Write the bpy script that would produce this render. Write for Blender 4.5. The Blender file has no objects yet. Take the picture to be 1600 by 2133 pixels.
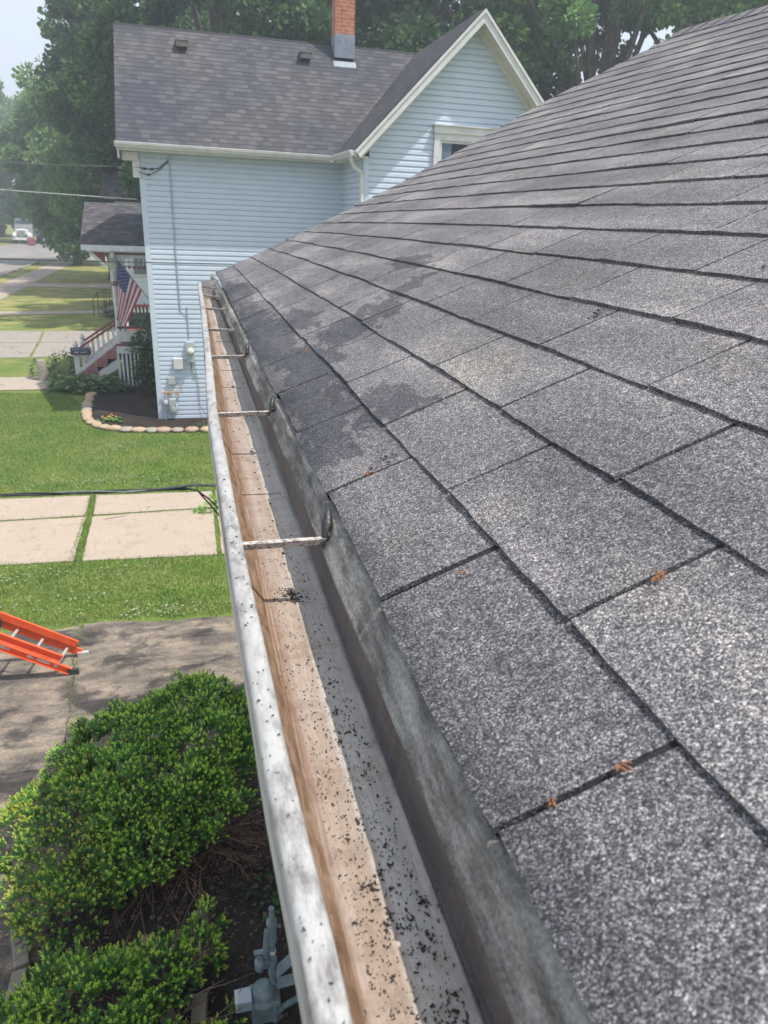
import bpy, math, random
import numpy as np
from mathutils import Vector, Matrix
R = math.radians
rng = np.random.default_rng(7); random.seed(7)
S = bpy.context.scene
COL = S.collection

# ---------------------------------------------------------------- camera, sky, sun, exposure
CAMZ = 5.2
cam = bpy.data.cameras.new('camera'); camo = bpy.data.objects.new('camera', cam); COL.objects.link(camo)
cr, cu, cf = Vector((0.96779424, -0.24851053, 0.04020978)), Vector((0.05840777, 0.37702616, 0.92435913)), Vector((0.24487312, 0.89224088, -0.37939869))
camo.matrix_world = Matrix(((cr.x, cu.x, -cf.x, 0), (cr.y, cu.y, -cf.y, 0), (cr.z, cu.z, -cf.z, CAMZ), (0, 0, 0, 1)))
cam.sensor_fit = 'HORIZONTAL'; cam.sensor_width = 36; cam.lens = 1501.76 / 1600 * 36
cam.clip_start = .02; cam.clip_end = 2000
cam.dof.use_dof = True; cam.dof.focus_distance = 1.5; cam.dof.aperture_fstop = 17
S.camera = camo
SUNV = Vector((.36, -.26, 1)).normalized()
w = bpy.data.worlds.new('World'); S.world = w; w.use_nodes = True
nt = w.node_tree; bg = nt.nodes['Background']
sky = nt.nodes.new('ShaderNodeTexSky'); sky.sky_type = 'NISHITA'; sky.sun_disc = False
sky.sun_elevation = math.asin(SUNV.z); sky.sun_rotation = math.atan2(SUNV.x, SUNV.y)
sky.air_density = 1.0; sky.dust_density = 2.5; sky.ozone_density = 3.0
hs = nt.nodes.new('ShaderNodeHueSaturation'); hs.inputs['Saturation'].default_value = .9
veil = nt.nodes.new('ShaderNodeMix'); veil.data_type = 'RGBA'; veil.inputs['Factor'].default_value = .65; veil.inputs['B'].default_value = (4.3, 4.5, 4.95, 1)   # thin high overcast
nt.links.new(sky.outputs[0], hs.inputs['Color']); nt.links.new(hs.outputs[0], veil.inputs['A']); nt.links.new(veil.outputs['Result'], bg.inputs[0]); bg.inputs[1].default_value = .15
sun = bpy.data.lights.new('sun', 'SUN'); sun.energy = 3.35; sun.angle = R(.6); sun.color = (1, .95, .87)
suno = bpy.data.objects.new('sun', sun); COL.objects.link(suno)
suno.rotation_euler = SUNV.to_track_quat('Z', 'Y').to_euler(); suno.location = (0, 0, 40)
S.view_settings.view_transform = 'Standard'; S.view_settings.look = 'None'
S.view_settings.exposure = .72; S.view_settings.gamma = 1
S.render.engine = 'CYCLES'

# ---------------------------------------------------------------- materials
MATS = {}
def mat(name, c1, c2=None, scale=8, rough=.8, bump=0, bscale=None, metal=0, detail=4, lo=.35, hi=.65, coat=0, spec=.5, stretch=(1, 1, 1), c3=None, s3=1.5, trans=0, coord='Object'):
    if name in MATS: return MATS[name]
    m = bpy.data.materials.new(name); m.use_nodes = True; MATS[name] = m
    t = m.node_tree; N = t.nodes; L = t.links; b = N['Principled BSDF']
    b.inputs['Roughness'].default_value = rough; b.inputs['Metallic'].default_value = metal
    b.inputs['Specular IOR Level'].default_value = spec
    b.inputs['Base Color'].default_value = (*c1, 1)
    tc = N.new('ShaderNodeTexCoord'); mp = N.new('ShaderNodeMapping'); mp.inputs['Scale'].default_value = stretch
    L.new(tc.outputs[coord], mp.inputs[0])
    if c2 is not None:
        n = N.new('ShaderNodeTexNoise'); n.inputs['Scale'].default_value = scale; n.inputs['Detail'].default_value = detail
        L.new(mp.outputs[0], n.inputs['Vector'])
        r = N.new('ShaderNodeValToRGB'); r.color_ramp.elements[0].position = lo; r.color_ramp.elements[1].position = hi
        r.color_ramp.elements[0].color = (*c1, 1); r.color_ramp.elements[1].color = (*c2, 1)
        L.new(n.outputs[0], r.inputs[0]); out = r.outputs[0]
        if c3 is not None:
            n3 = N.new('ShaderNodeTexNoise'); n3.inputs['Scale'].default_value = s3; n3.inputs['Detail'].default_value = 5
            L.new(mp.outputs[0], n3.inputs['Vector'])
            mr = N.new('ShaderNodeMapRange'); mr.inputs[1].default_value = .48; mr.inputs[2].default_value = .62
            L.new(n3.outputs[0], mr.inputs[0])
            mx = N.new('ShaderNodeMix'); mx.data_type = 'RGBA'; mx.inputs['B'].default_value = (*c3, 1)
            L.new(mr.outputs[0], mx.inputs['Factor']); L.new(out, mx.inputs['A']); out = mx.outputs['Result']
        L.new(out, b.inputs['Base Color'])
        if trans:
            tr = N.new('ShaderNodeBsdfTranslucent'); L.new(out, tr.inputs[0]); ms = N.new('ShaderNodeMixShader'); ms.inputs[0].default_value = trans
            L.new(b.outputs[0], ms.inputs[1]); L.new(tr.outputs[0], ms.inputs[2]); L.new(ms.outputs[0], N['Material Output'].inputs[0])
    if bump:
        n2 = N.new('ShaderNodeTexNoise'); n2.inputs['Scale'].default_value = bscale or scale * 3; n2.inputs['Detail'].default_value = 5
        L.new(mp.outputs[0], n2.inputs['Vector'])
        bp = N.new('ShaderNodeBump'); bp.inputs['Distance'].default_value = bump; L.new(n2.outputs[0], bp.inputs['Height']); L.new(bp.outputs[0], b.inputs['Normal'])
    return m

class G:
    """tiny node helper"""
    def __init__(s, name):
        s.m = bpy.data.materials.new(name); s.m.use_nodes = True; s.t = s.m.node_tree; s.N = s.t.nodes; s.L = s.t.links
        s.b = s.N['Principled BSDF']; s.tc = s.N.new('ShaderNodeTexCoord')
    def link(s, a, b): s.L.new(a, b)
    def noise(s, vec, scale, detail=4, rough=.5, dist=0):
        n = s.N.new('ShaderNodeTexNoise'); n.inputs['Scale'].default_value = scale; n.inputs['Detail'].default_value = detail
        n.inputs['Roughness'].default_value = rough; n.inputs['Distortion'].default_value = dist
        s.L.new(vec, n.inputs['Vector']); return n.outputs[0]
    def map(s, vec, sc=(1, 1, 1), loc=(0, 0, 0)):
        n = s.N.new('ShaderNodeMapping'); n.inputs['Scale'].default_value = sc; n.inputs['Location'].default_value = loc
        s.L.new(vec, n.inputs[0]); return n.outputs[0]
    def vor(s, vec, scale, feat='F1', out='Color'):
        n = s.N.new('ShaderNodeTexVoronoi'); n.feature = feat; n.inputs['Scale'].default_value = scale; s.L.new(vec, n.inputs['Vector']); return n.outputs[out]
    def rng(s, v, a, b, c=0, d=1, smooth=False):
        n = s.N.new('ShaderNodeMapRange'); n.inputs[1].default_value = a; n.inputs[2].default_value = b; n.inputs[3].default_value = c; n.inputs[4].default_value = d
        if smooth: n.interpolation_type = 'SMOOTHSTEP'
        s.L.new(v, n.inputs[0]); return n.outputs[0]
    def ramp(s, v, *st):
        n = s.N.new('ShaderNodeValToRGB'); e = n.color_ramp.elements
        while len(e) < len(st): e.new(.5)
        for i, (p, c) in enumerate(st): e[i].position = p; e[i].color = (*c, 1)
        s.L.new(v, n.inputs[0]); return n.outputs[0]
    def mix(s, f, a, b, mode='MIX'):
        n = s.N.new('ShaderNodeMix'); n.data_type = 'RGBA'; n.blend_type = mode
        for key, v in (('Factor', f), ('A', a), ('B', b)):
            if isinstance(v, (int, float)): n.inputs[key].default_value = v
            elif isinstance(v, tuple): n.inputs[key].default_value = (*v, 1)
            else: s.L.new(v, n.inputs[key])
        return n.outputs['Result']
    def math(s, op, a, b=0):
        n = s.N.new('ShaderNodeMath'); n.operation = op
        for i, v in enumerate((a, b)):
            if isinstance(v, (int, float)): n.inputs[i].default_value = v
            else: s.L.new(v, n.inputs[i])
        return n.outputs[0]
    def sep(s, v):
        n = s.N.new('ShaderNodeSeparateXYZ'); s.L.new(v, n.inputs[0]); return n.outputs
    def bump(s, h, dist, strength=1):
        n = s.N.new('ShaderNodeBump'); n.inputs['Distance'].default_value = dist; n.inputs['Strength'].default_value = strength
        s.L.new(h, n.inputs['Height']); s.L.new(n.outputs[0], s.b.inputs['Normal'])
    def done(s, col, rough=.85, spec=.3, metal=0):
        s.L.new(col, s.b.inputs['Base Color'])
        if isinstance(rough, (int, float)): s.b.inputs['Roughness'].default_value = rough
        else: s.L.new(rough, s.b.inputs['Roughness'])
        s.b.inputs['Specular IOR Level'].default_value = spec; s.b.inputs['Metallic'].default_value = metal
        return s.m

def granule_material():
    g = G('mineral_granules'); uv = g.tc.outputs['UV']; ob = g.tc.outputs['Object']
    cell = g.sep(g.vor(ob, 860))[0]
    cell2 = g.sep(g.vor(ob, 520))[1]
    fine = g.ramp(cell, (0, (.034, .033, .035)), (.34, (.078, .076, .079)), (.62, (.165, .160, .160)), (.86, (.30, .29, .284)), (1, (.50, .48, .46)))
    coarse = g.ramp(cell2, (0, (.60, .60, .62)), (.5, (1, 1, 1)), (1, (1.42, 1.40, 1.38)))
    col = g.mix(1, fine, coarse, 'MULTIPLY')
    clump = g.noise(ob, 95, 4, .7); col = g.mix(1, col, g.ramp(clump, (.3, (.66, .66, .68)), (.5, (1, 1, 1)), (.7, (1.34, 1.31, 1.27))), 'MULTIPLY')
    scuff = g.noise(g.map(uv, (5, 2.2, 1), (1, 9, 0)), 3.0, 7, .75); col = g.mix(g.rng(scuff, .58, .66, 0, .45), col, g.mix(1, col, (.50, .51, .54), 'MULTIPLY'))
    # weathering: pale bleached drifts and dark algae, stretched along the slope
    big = g.noise(g.map(uv, (1.7, 5.5, 1)), 1.0, 5, .6)
    col = g.mix(1, col, g.ramp(big, (.3, (.66, .66, .69)), (.5, (1, 1, 1)), (.64, (1.42, 1.39, 1.35))), 'MULTIPLY')
    yel = g.noise(g.map(uv, (3, 3, 1), (7, 3, 0)), 1.6, 3)
    col = g.mix(g.rng(yel, .55, .72, 0, .3), col, g.mix(1, col, (1.25, 1.15, .86), 'MULTIPLY'))
    col = g.mix(1, col, (.98, .99, 1.04), 'MULTIPLY')
    # each tab its own tone
    at = g.N.new('ShaderNodeAttribute'); at.attribute_name = 'tab'
    tabv = g.sep(at.outputs['Color'])
    col = g.mix(1, col, g.ramp(tabv[0], (0, (.86, .86, .88)), (1, (1.13, 1.12, 1.1))), 'MULTIPLY')
    # grime just above the eave edge
    xyz = g.sep(uv)
    wob = g.noise(g.map(uv, (6, 14, 1)), 1.5, 5)
    edge = g.math('ADD', xyz[1], g.math('MULTIPLY', g.math('SUBTRACT', wob, .5), .07))
    col = g.mix(g.rng(edge, .0, .045, .72, 0, True), col, g.mix(1, col, (.42, .44, .48), 'MULTIPLY'))
    # damp dark stain running over the first courses (own outline)
    tot = None
    sx_ = g.math('ADD', xyz[0], g.math('MULTIPLY', g.math('SUBTRACT', g.noise(g.map(uv, (4, 9, 1), (2, 2, 0)), 1.3, 6, .7), .5), .55)); sy_ = g.math('ADD', xyz[1], g.math('MULTIPLY', g.math('SUBTRACT', g.noise(g.map(uv, (5, 11, 1), (8, 5, 0)), 1.3, 6, .7), .5), .24))
    for (s0, y0, rs, ry) in ((.46, 1.97, .08, .10), (.35, 1.88, .07, .11), (.23, 1.80, .08, .14), (.11, 1.62, .07, .22), (.05, 1.34, .055, .24), (.16, 1.17, .05, .10), (.19, 1.09, .045, .06), (.03, 1.05, .035, .10), (.05, 2.35, .07, .6), (.16, 2.25, .05, .25), (.04, 3.5, .07, .8), (.56, 2.3, .05, .2)):
        a = g.math('POWER', g.math('DIVIDE', g.math('SUBTRACT', sx_, y0), ry), 2)
        b = g.math('POWER', g.math('DIVIDE', g.math('SUBTRACT', sy_, s0), rs), 2)
        d = g.math('SUBTRACT', 1.0, g.math('ADD', a, b)); tot = d if tot is None else g.math('MAXIMUM', tot, d)
    n = g.noise(g.map(uv, (11, 17, 1)), 1.2, 9, .72)
    dd = g.math('ADD', g.math('ADD', tot, g.math('MULTIPLY', g.math('SUBTRACT', tabv[1], .5), .7)), g.math('MULTIPLY', g.math('SUBTRACT', n, .5), 2.6))
    col = g.mix(g.rng(dd, .05, .22, 0, .85, True), col, g.mix(1, col, (.40, .42, .47), 'MULTIPLY'))
    mot = g.noise(g.map(uv, (10, 22, 1), (3, 8, 0)), 1.1, 6, .65)
    farm = g.rng(xyz[0], 1.2, 2.2)
    nears = g.math('SUBTRACT', 1.0, g.rng(xyz[1], .35, 1.0))
    col = g.mix(g.math('MULTIPLY', g.math('MULTIPLY', farm, nears), g.rng(mot, .5, .62, 0, .5)), col, g.mix(1, col, (.45, .46, .5), 'MULTIPLY'))
    h = g.math('ADD', g.math('MULTIPLY', g.vor(ob, 860, 'F1', 'Distance'), -1.0), g.math('MULTIPLY', cell, .7))
    g.bump(h, .0011, .9)
    return g.done(col, .78, .35)

def gutter_material():
    g = G('stained_aluminium'); ob = g.map(g.tc.outputs['Object'], (1, 1, 1), (1.5, 0, -5.2)); x, y, z = g.sep(ob)
    st = g.noise(g.map(ob, (60, 3.0, 20)), 1.0, 6, .65)
    base = g.ramp(st, (.30, (.25, .19, .145)), (.5, (.31, .245, .20)), (.7, (.37, .305, .26)))
    gry = g.noise(g.map(ob, (25, 4, 10), (5, 2, 1)), 1.0, 5)
    base = g.mix(g.rng(gry, .42, .62, 0, .6), base, (.36, .31, .29))
    shade_grey = g.ramp(st, (.30, (.36, .36, .33)), (.5, (.44, .44, .41)), (.7, (.52, .52, .49)))
    base = g.mix(g.rng(g.math('ADD', x, g.math('MULTIPLY', g.math('SUBTRACT', gry, .5), .012)), .113, .124), base, shade_grey)  # grey look of the shaded inner half painted in, ending at the shadow line
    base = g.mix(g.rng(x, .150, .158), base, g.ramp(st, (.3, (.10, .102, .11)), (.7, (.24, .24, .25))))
    # rusty brown film where the front wall meets the floor
    f = g.math('SUBTRACT', 1.0, g.rng(g.math('ABSOLUTE', g.math('SUBTRACT', x, .072)), .004, .020))
    stre = g.noise(g.map(ob, (420, 5.0, 160)), 1.0, 7, .8)
    base = g.mix(g.math('MULTIPLY', f, g.rng(stre, .42, .55, .15, 1)), base, (.15, .075, .032))
    wallm = g.noise(g.map(ob, (90, 16, 60), (3, 0, 1)), 1.0, 7, .8)
    base = g.mix(g.math('MULTIPLY', g.rng(z, -.4822, -.479), g.rng(g.math('SUBTRACT', .09, x), 0, .01)), base, g.ramp(wallm, (.38, (.10, .06, .035)), (.50, (.19, .12, .075)), (.62, (.29, .205, .14))))
    base = g.mix(g.math('MULTIPLY', g.rng(g.math('SUBTRACT', .0035, g.math('ABSOLUTE', g.math('SUBTRACT', x, .1535))), 0, .001), g.rng(g.noise(g.map(ob, (10, 9, 10)), 1, 5), .42, .55, .2, .9)), base, (.50, .48, .45))
    tide = g.noise(g.map(ob, (9, 26, 3), (0, 4, 0)), 1.0, 7, .75); base = g.mix(g.rng(tide, .50, .60, 0, .45), base, g.mix(1, base, (.66, .60, .54), 'MULTIPLY'))
    fine_ = g.noise(g.map(ob, (1, .25, 1)), 420, 4, .8); base = g.mix(1, base, g.ramp(fine_, (.3, (.78, .78, .78)), (.7, (1.18, 1.17, 1.15))), 'MULTIPLY')
    # black specks
    sp = g.vor(g.map(ob, (1, .55, 1)), 170, 'F1', 'Distance'); spn = g.noise(ob, 28, 3)
    m = g.math('MULTIPLY', g.math('LESS_THAN', sp, .19), g.rng(spn, .52, .60))
    base = g.mix(g.math('MULTIPLY', m, .9), base, (.035, .032, .03))
    g.bump(g.noise(g.map(ob, (150, 6, 80)), 1, 4), .0006, .5)
    return g.done(base, .6, .35)

def lip_material():
    g = G('weathered_white_paint'); ob = g.tc.outputs['Object']
    a = g.noise(g.map(ob, (60, 22, 60)), 1.0, 7, .72)
    b = g.noise(g.map(ob, (30, 3.5, 30), (4, 1, 0)), 1.0, 4, .6)
    col = g.mix(g.math('MULTIPLY', g.rng(a, .42, .60), g.rng(b, .36, .58, .25, .95)), (.385, .385, .38), (.15, .142, .136))
    sp = g.vor(ob, 95, 'F1', 'Distance'); s2 = g.noise(ob, 16, 2)
    col = g.mix(g.math('MULTIPLY', g.math('LESS_THAN', sp, .12), g.rng(s2, .52, .58)), col, (.05, .045, .04))
    g.bump(g.noise(g.map(ob, (40, 8, 40)), 1, 4), .0012, .6)
    return g.done(col, .5, .4)

def dripedge_material():
    g = G('lichened_metal'); ob = g.tc.outputs['Object']
    a = g.noise(g.map(ob, (60, 14, 60)), 1.0, 8, .75)
    b = g.noise(g.map(ob, (20, 5, 20), (3, 7, 1)), 1.0, 5, .6)
    col = g.ramp(a, (.34, (.085, .081, .076)), (.5, (.185, .178, .165)), (.66, (.34, .33, .31)))
    col = g.mix(g.rng(b, .5, .72, 0, .75), col, (.47, .48, .46))
    fl = g.noise(ob, 300, 4, .7)
    col = g.mix(1, col, g.ramp(fl, (.36, (.68, .68, .66)), (.62, (1.22, 1.22, 1.18))), 'MULTIPLY')
    g.bump(fl, .0004, .6)
    return g.done(col, .8, .25)

def shingle_uv_material(name, c1, c2, c3):
    """laminated shingles of a house farther off: uv in metres"""
    g = G(name); uv = g.tc.outputs['UV']
    xyz = g.sep(uv); row = g.math('FLOOR', g.math('DIVIDE', xyz[1], .14))
    def wn(a_, b_):
        c_ = g.N.new('ShaderNodeCombineXYZ'); g.L.new(a_, c_.inputs[0]); g.L.new(b_, c_.inputs[1]); n_ = g.N.new('ShaderNodeTexWhiteNoise'); n_.noise_dimensions = '2D'; g.L.new(c_.outputs[0], n_.inputs['Vector']); return n_.outputs['Value']
    off = wn(row, row); wob = g.noise(g.map(uv, (3, 7, 1)), 1.0, 2)
    colx = g.math('FLOOR', g.math('ADD', g.math('DIVIDE', g.math('ADD', xyz[0], g.math('MULTIPLY', wob, .10)), .17), g.math('MULTIPLY', off, 9)))
    v1 = wn(colx, row)
    col = g.ramp(v1, (0, tuple(v * .85 for v in c1)), (.45, c1), (.7, c3), (1, c2))
    col = g.mix(1, col, g.ramp(g.noise(uv, .45, 4), (.35, (.8, .84, .92)), (.65, (1.12, 1.06, 1.02))), 'MULTIPLY')
    f = g.noise(uv, 60, 2); col = g.mix(1, col, g.ramp(f, (.3, (.75, .75, .75)), (.7, (1.25, 1.25, 1.25))), 'MULTIPLY')
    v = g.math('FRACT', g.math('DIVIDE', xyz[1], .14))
    col = g.mix(g.math('LESS_THAN', v, .13), col, tuple(q * .5 for q in c1))  # shadow line under each shingle row painted into the colour
    g.bump(g.math('SUBTRACT', 1.0, v), .014, 1)
    return g.done(col, .9, .2)

def brick_material():
    g = G('red_brick'); uv = g.tc.outputs['UV']
    br = g.N.new('ShaderNodeTexBrick'); g.L.new(uv, br.inputs['Vector'])
    br.inputs['Scale'].default_value = 1; br.inputs['Brick Width'].default_value = .215; br.inputs['Row Height'].default_value = .083
    br.inputs['Mortar Size'].default_value = .007; br.inputs['Mortar Smooth'].default_value = .2
    br.inputs['Color1'].default_value = (.36, .115, .065, 1); br.inputs['Color2'].default_value = (.46, .18, .10, 1); br.inputs['Mortar'].default_value = (.42, .36, .31, 1)
    col = g.mix(1, br.outputs['Color'], g.ramp(g.noise(uv, 9, 4), (.3, (.75, .75, .78)), (.7, (1.25, 1.2, 1.15))), 'MULTIPLY')
    g.bump(g.math('SUBTRACT', 1.0, br.outputs['Fac']), .008, 1)
    return g.done(col, .9, .2)

def lawn_material(name='lawn_turf', dry=.45):
    g = G(name); ob = g.tc.outputs['Object']
    f = g.noise(g.map(ob, (1, .7, 1)), 26, 6, .75); m_ = g.noise(ob, 1.6, 5, .6); b_ = g.noise(ob, .33, 4, .55); p = g.noise(g.map(ob, (1, 1.5, 1), (4, 9, 0)), .8, 5, .6)
    col = g.ramp(f, (.32, (.06, .105, .022)), (.5, (.115, .18, .04)), (.68, (.20, .26, .075)))
    col = g.mix(1, col, g.ramp(m_, (.35, (.78, .84, .8)), (.65, (1.2, 1.14, 1.1))), 'MULTIPLY')
    y = g.sep(ob)[1]
    far = g.rng(y, 24, 46, 0, 1)
    drym = g.math('MULTIPLY', g.rng(p, .44, .60, 0, 1), g.math('ADD', g.math('MULTIPLY', far, .85), .22 * dry / .45))
    col = g.mix(drym, col, (.36, .29, .12))
    col = g.mix(g.math('MULTIPLY', far, .35), col, (.27, .26, .09))
    g.bump(f, .03, .8)
    return g.done(col, .95, .15)

def concrete_material(name, c, c2, crack=True):
    g = G(name); ob = g.tc.outputs['Object']
    a = g.noise(ob, 1.3, 6, .62); f = g.noise(ob, 38, 5, .7); 
    col = g.mix(a, c, c2)
    col = g.mix(1, col, g.ramp(f, (.3, (.82, .82, .82)), (.7, (1.14, 1.14, 1.14))), 'MULTIPLY')
    st = g.noise(g.map(ob, (1.2, 3, 1), (2, 5, 0)), 1.1, 5, .6)
    col = g.mix(g.rng(st, .56, .74, 0, .45), col, tuple(v * .55 for v in c2))
    e_ = g.noise(g.map(ob, (2, 1, 1), (7, 1, 0)), 3.2, 7, .7); col = g.mix(g.rng(e_, .56, .66, 0, .5), col, tuple(v * .62 for v in c))
    ck = g.vor(ob, .55, 'DISTANCE_TO_EDGE', 'Distance'); cn_ = g.noise(ob, 1.1, 3); col = g.mix(g.math('MULTIPLY', g.math('LESS_THAN', ck, .008), g.rng(cn_, .50, .56)), col, (.08, .065, .05))
    g.bump(f, .004, .6)
    return g.done(col, .92, .2)

def asphalt_material():
    g = G('worn_asphalt'); ob = g.tc.outputs['Object']
    f = g.noise(ob, 45, 6, .8); a = g.noise(g.map(ob, (1, 1.6, 1), (1, 1, 0)), 1.25, 6, .62, .4); b = g.noise(g.map(ob, (.8, 2.2, 1), (6, 2, 0)), 1.6, 6, .65)
    col = g.mix(g.rng(b, .40, .60), (.105, .093, .086), (.235, .203, .168))
    col = g.mix(1, col, g.ramp(f, (.3, (.6, .6, .6)), (.5, (1, 1, 1)), (.7, (1.45, 1.42, 1.35))), 'MULTIPLY')
    col = g.mix(g.rng(a, .49, .58, 0, .88), col, g.mix(1, col, (.27, .29, .35), 'MULTIPLY'))
    c = g.noise(g.map(ob, (1, 1, 1), (9, 3, 0)), 2.6, 5, .6)
    col = g.mix(g.rng(c, .60, .68, 0, .7), col, (.055, .05, .05))
    ax = g.sep(ob); cw = g.noise(ob, 3.0, 6, .7); ay = g.math('MULTIPLY', ax[1], -.075)
    cx_ = g.math('ABSOLUTE', g.math('ADD', g.math('ADD', ax[0], 1.07), g.math('ADD', g.math('MULTIPLY', g.math('SUBTRACT', cw, .5), .22), g.math('MULTIPLY', ay, -.9))))
    col = g.mix(g.math('MULTIPLY', g.math('LESS_THAN', cx_, .008), g.rng(g.noise(ob, 4, 3), .38, .5)), col, (.05, .045, .035))
    g2 = g.noise(g.map(ob, (1, 2.2, 1), (3, 7, 0)), 9, 7, .8); col = g.mix(g.rng(g2, .46, .62, 0, .55), col, g.mix(1, col, (1.55, 1.42, 1.25), 'MULTIPLY')); 
    sp = g.noise(ob, 160, 3, .8); col = g.mix(1, col, g.ramp(sp, (.3, (.55, .55, .55)), (.7, (1.5, 1.48, 1.42))), 'MULTIPLY')
    g.bump(f, .006, .9)
    return g.done(col, .93, .2)

def soil_material(name, c1, c2):
    g = G(name); ob = g.tc.outputs['Object']
    f = g.noise(ob, 30, 7, .8); a = g.noise(ob, 2.4, 5, .6)
    col = g.ramp(f, (.34, c1), (.56, c2), (.78, tuple(min(1, v * 2.6) for v in c2)))
    col = g.mix(1, col, g.ramp(a, (.35, (.7, .7, .7)), (.65, (1.3, 1.25, 1.2))), 'MULTIPLY')
    g.bump(f, .02, 1)
    return g.done(col, .96, .12)

M = {}
M['granule'] = granule_material(); M['gutter'] = gutter_material(); M['lip'] = lip_material(); M['drip'] = dripedge_material()
M['siding'] = mat('pale_blue_vinyl', (.49, .57, .66), (.52, .60, .685), 3, .45, spec=.35, bump=.0006, bscale=20)
M['bluetrim'] = mat('pale_blue_trim', (.50, .57, .65), (.53, .60, .68), 5, .5)
M['white'] = mat('white_painted_trim', (.62, .61, .60), (.54, .53, .52), 6, .5)
M['whitewood'] = mat('white_painted_wood', (.72, .72, .72), (.60, .61, .60), 9, .6)
M['redpaint'] = mat('dark_red_paint', (.26, .06, .055), (.20, .05, .045), 9, .55)
M['redstep'] = mat('faded_red_step_paint', (.33, .15, .14), (.25, .11, .105), 9, .7)
M['roofblue'] = shingle_uv_material('brown_grey_laminated_shingles', (.074, .075, .084), (.108, .108, .116), (.088, .088, .097))
M['roofporch'] = shingle_uv_material('charcoal_shingles', (.075, .072, .078), (.12, .115, .12), (.10, .096, .10))
M['brick'] = brick_material()
M['lead'] = mat('grey_blue_flashing', (.17, .20, .24), (.23, .26, .30), 7, .6, metal=.2)
M['ventbrown'] = mat('brown_vent_metal', (.10, .085, .08), (.14, .12, .11), 9, .6)
M['glass'] = mat('dark_window_glass', (.012, .020, .035), None, rough=.15, spec=.3)
M['curtain'] = mat('curtain_cloth', (.10, .13, .20), (.16, .19, .27), 9, .9, stretch=(6, 1, .4))
M['greybox'] = mat('grey_utility_enamel', (.42, .46, .46), (.36, .40, .40), 8, .5)
M['palebox'] = mat('pale_utility_plastic', (.62, .61, .58), (.55, .54, .52), 8, .5)
M['conduit'] = mat('painted_conduit', (.36, .42, .50), (.30, .36, .43), 20, .5)
M['cable'] = mat('black_cable_jacket', (.018, .020, .022), (.035, .037, .04), 40, .5)
M['greycable'] = mat('grey_cable_jacket', (.20, .22, .22), (.13, .14, .14), 40, .5)
M['galv'] = mat('galvanised_strap', (.52, .47, .42), (.12, .10, .09), 170, .6, metal=.15, lo=.45, hi=.66)
M['blackbit'] = mat('black_roof_cement', (.012, .013, .016), (.03, .03, .035), 90, .4, bump=.002, bscale=150)
M['debris'] = mat('dark_wet_debris', (.022, .022, .024), (.06, .055, .052), 60, .8)
M['rust'] = mat('rusty_brass_pipe', (.40, .23, .12), (.52, .38, .24), 15, .6)
M['leafold'] = mat('bush_needle_green', (.06, .17, .045), (.14, .31, .07), 3.5, .6, trans=.35)
M['leafnew'] = mat('bush_new_growth', (.42, .70, .10), (.62, .80, .16), 3, .55, trans=.42, spec=.3)
M['leafyel'] = mat('bush_yellow_growth_and_sun', (.45, .52, .07), (.60, .48, .09), 3, .5, trans=.3)
M['leafdead'] = mat('dead_brown_needles', (.10, .055, .035), (.19, .105, .065), 6, .8)
M['branch'] = mat('bare_brown_branch', (.12, .07, .05), (.22, .15, .115), 20, .85)
M['bark'] = mat('tree_bark', (.06, .05, .042), (.13, .11, .09), 6, .9, bump=.02, bscale=9)
M['stone'] = mat('tan_field_stone', (.36, .27, .17), (.46, .36, .24), 4, .85, bump=.02, bscale=12)
M['pinkstone'] = mat('pinkish_field_stone', (.36, .22, .15), (.40, .31, .24), 4, .85, bump=.02, bscale=12)
M['greystone'] = mat('grey_field_stone', (.26, .24, .20), (.34, .31, .26), 4, .85, bump=.02, bscale=12)
M['orange'] = mat('orange_fibreglass', (.80, .115, .035), (.72, .10, .03), 12, .45)
M['alu'] = mat('aluminium_rung', (.62, .60, .58), (.5, .48, .46), 30, .4, metal=.4)
M['rubber'] = mat('black_rubber', (.03, .03, .035), (.05, .05, .05), 20, .7)
M['label'] = mat('pale_sticker', (.62, .60, .62), (.5, .42, .42), 60, .5)
M['mailbox'] = mat('black_blue_enamel', (.035, .05, .075), (.05, .065, .09), 8, .35)
M['truckwhite'] = mat('white_truck_paint', (.80, .80, .76), (.74, .74, .70), 3, .3)
M['chrome'] = mat('dull_chrome', (.45, .46, .45), (.35, .36, .36), 5, .3, metal=.7)
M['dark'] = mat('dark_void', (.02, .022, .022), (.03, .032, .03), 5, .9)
M['metergrey'] = mat('gas_meter_grey_paint', (.19, .25, .265), (.13, .175, .19), 14, .5)
M['flagred'] = mat('flag_red_cloth', (.36, .03, .06), (.30, .025, .05), 8, .8)
M['flagwhite'] = mat('flag_white_cloth', (.55, .53, .55), (.48, .46, .49), 8, .8)
M['flagblue'] = mat('flag_blue_cloth', (.035, .045, .13), (.03, .035, .11), 8, .8)
M['foundation'] = mat('mossy_foundation_block', (.10, .12, .11), (.16, .17, .15), 5, .9)
M['ownwall'] = mat('cream_wall_siding', (.55, .54, .50), (.50, .49, .45), 4, .6)
M['flower'] = mat('white_clover', (.36, .38, .27), None, rough=.8)
M['orangeflower'] = mat('orange_marigold', (.75, .30, .04), (.80, .42, .06), 20, .7)
M['iron'] = mat('black_iron', (.03, .04, .045), None, rough=.5)

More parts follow.
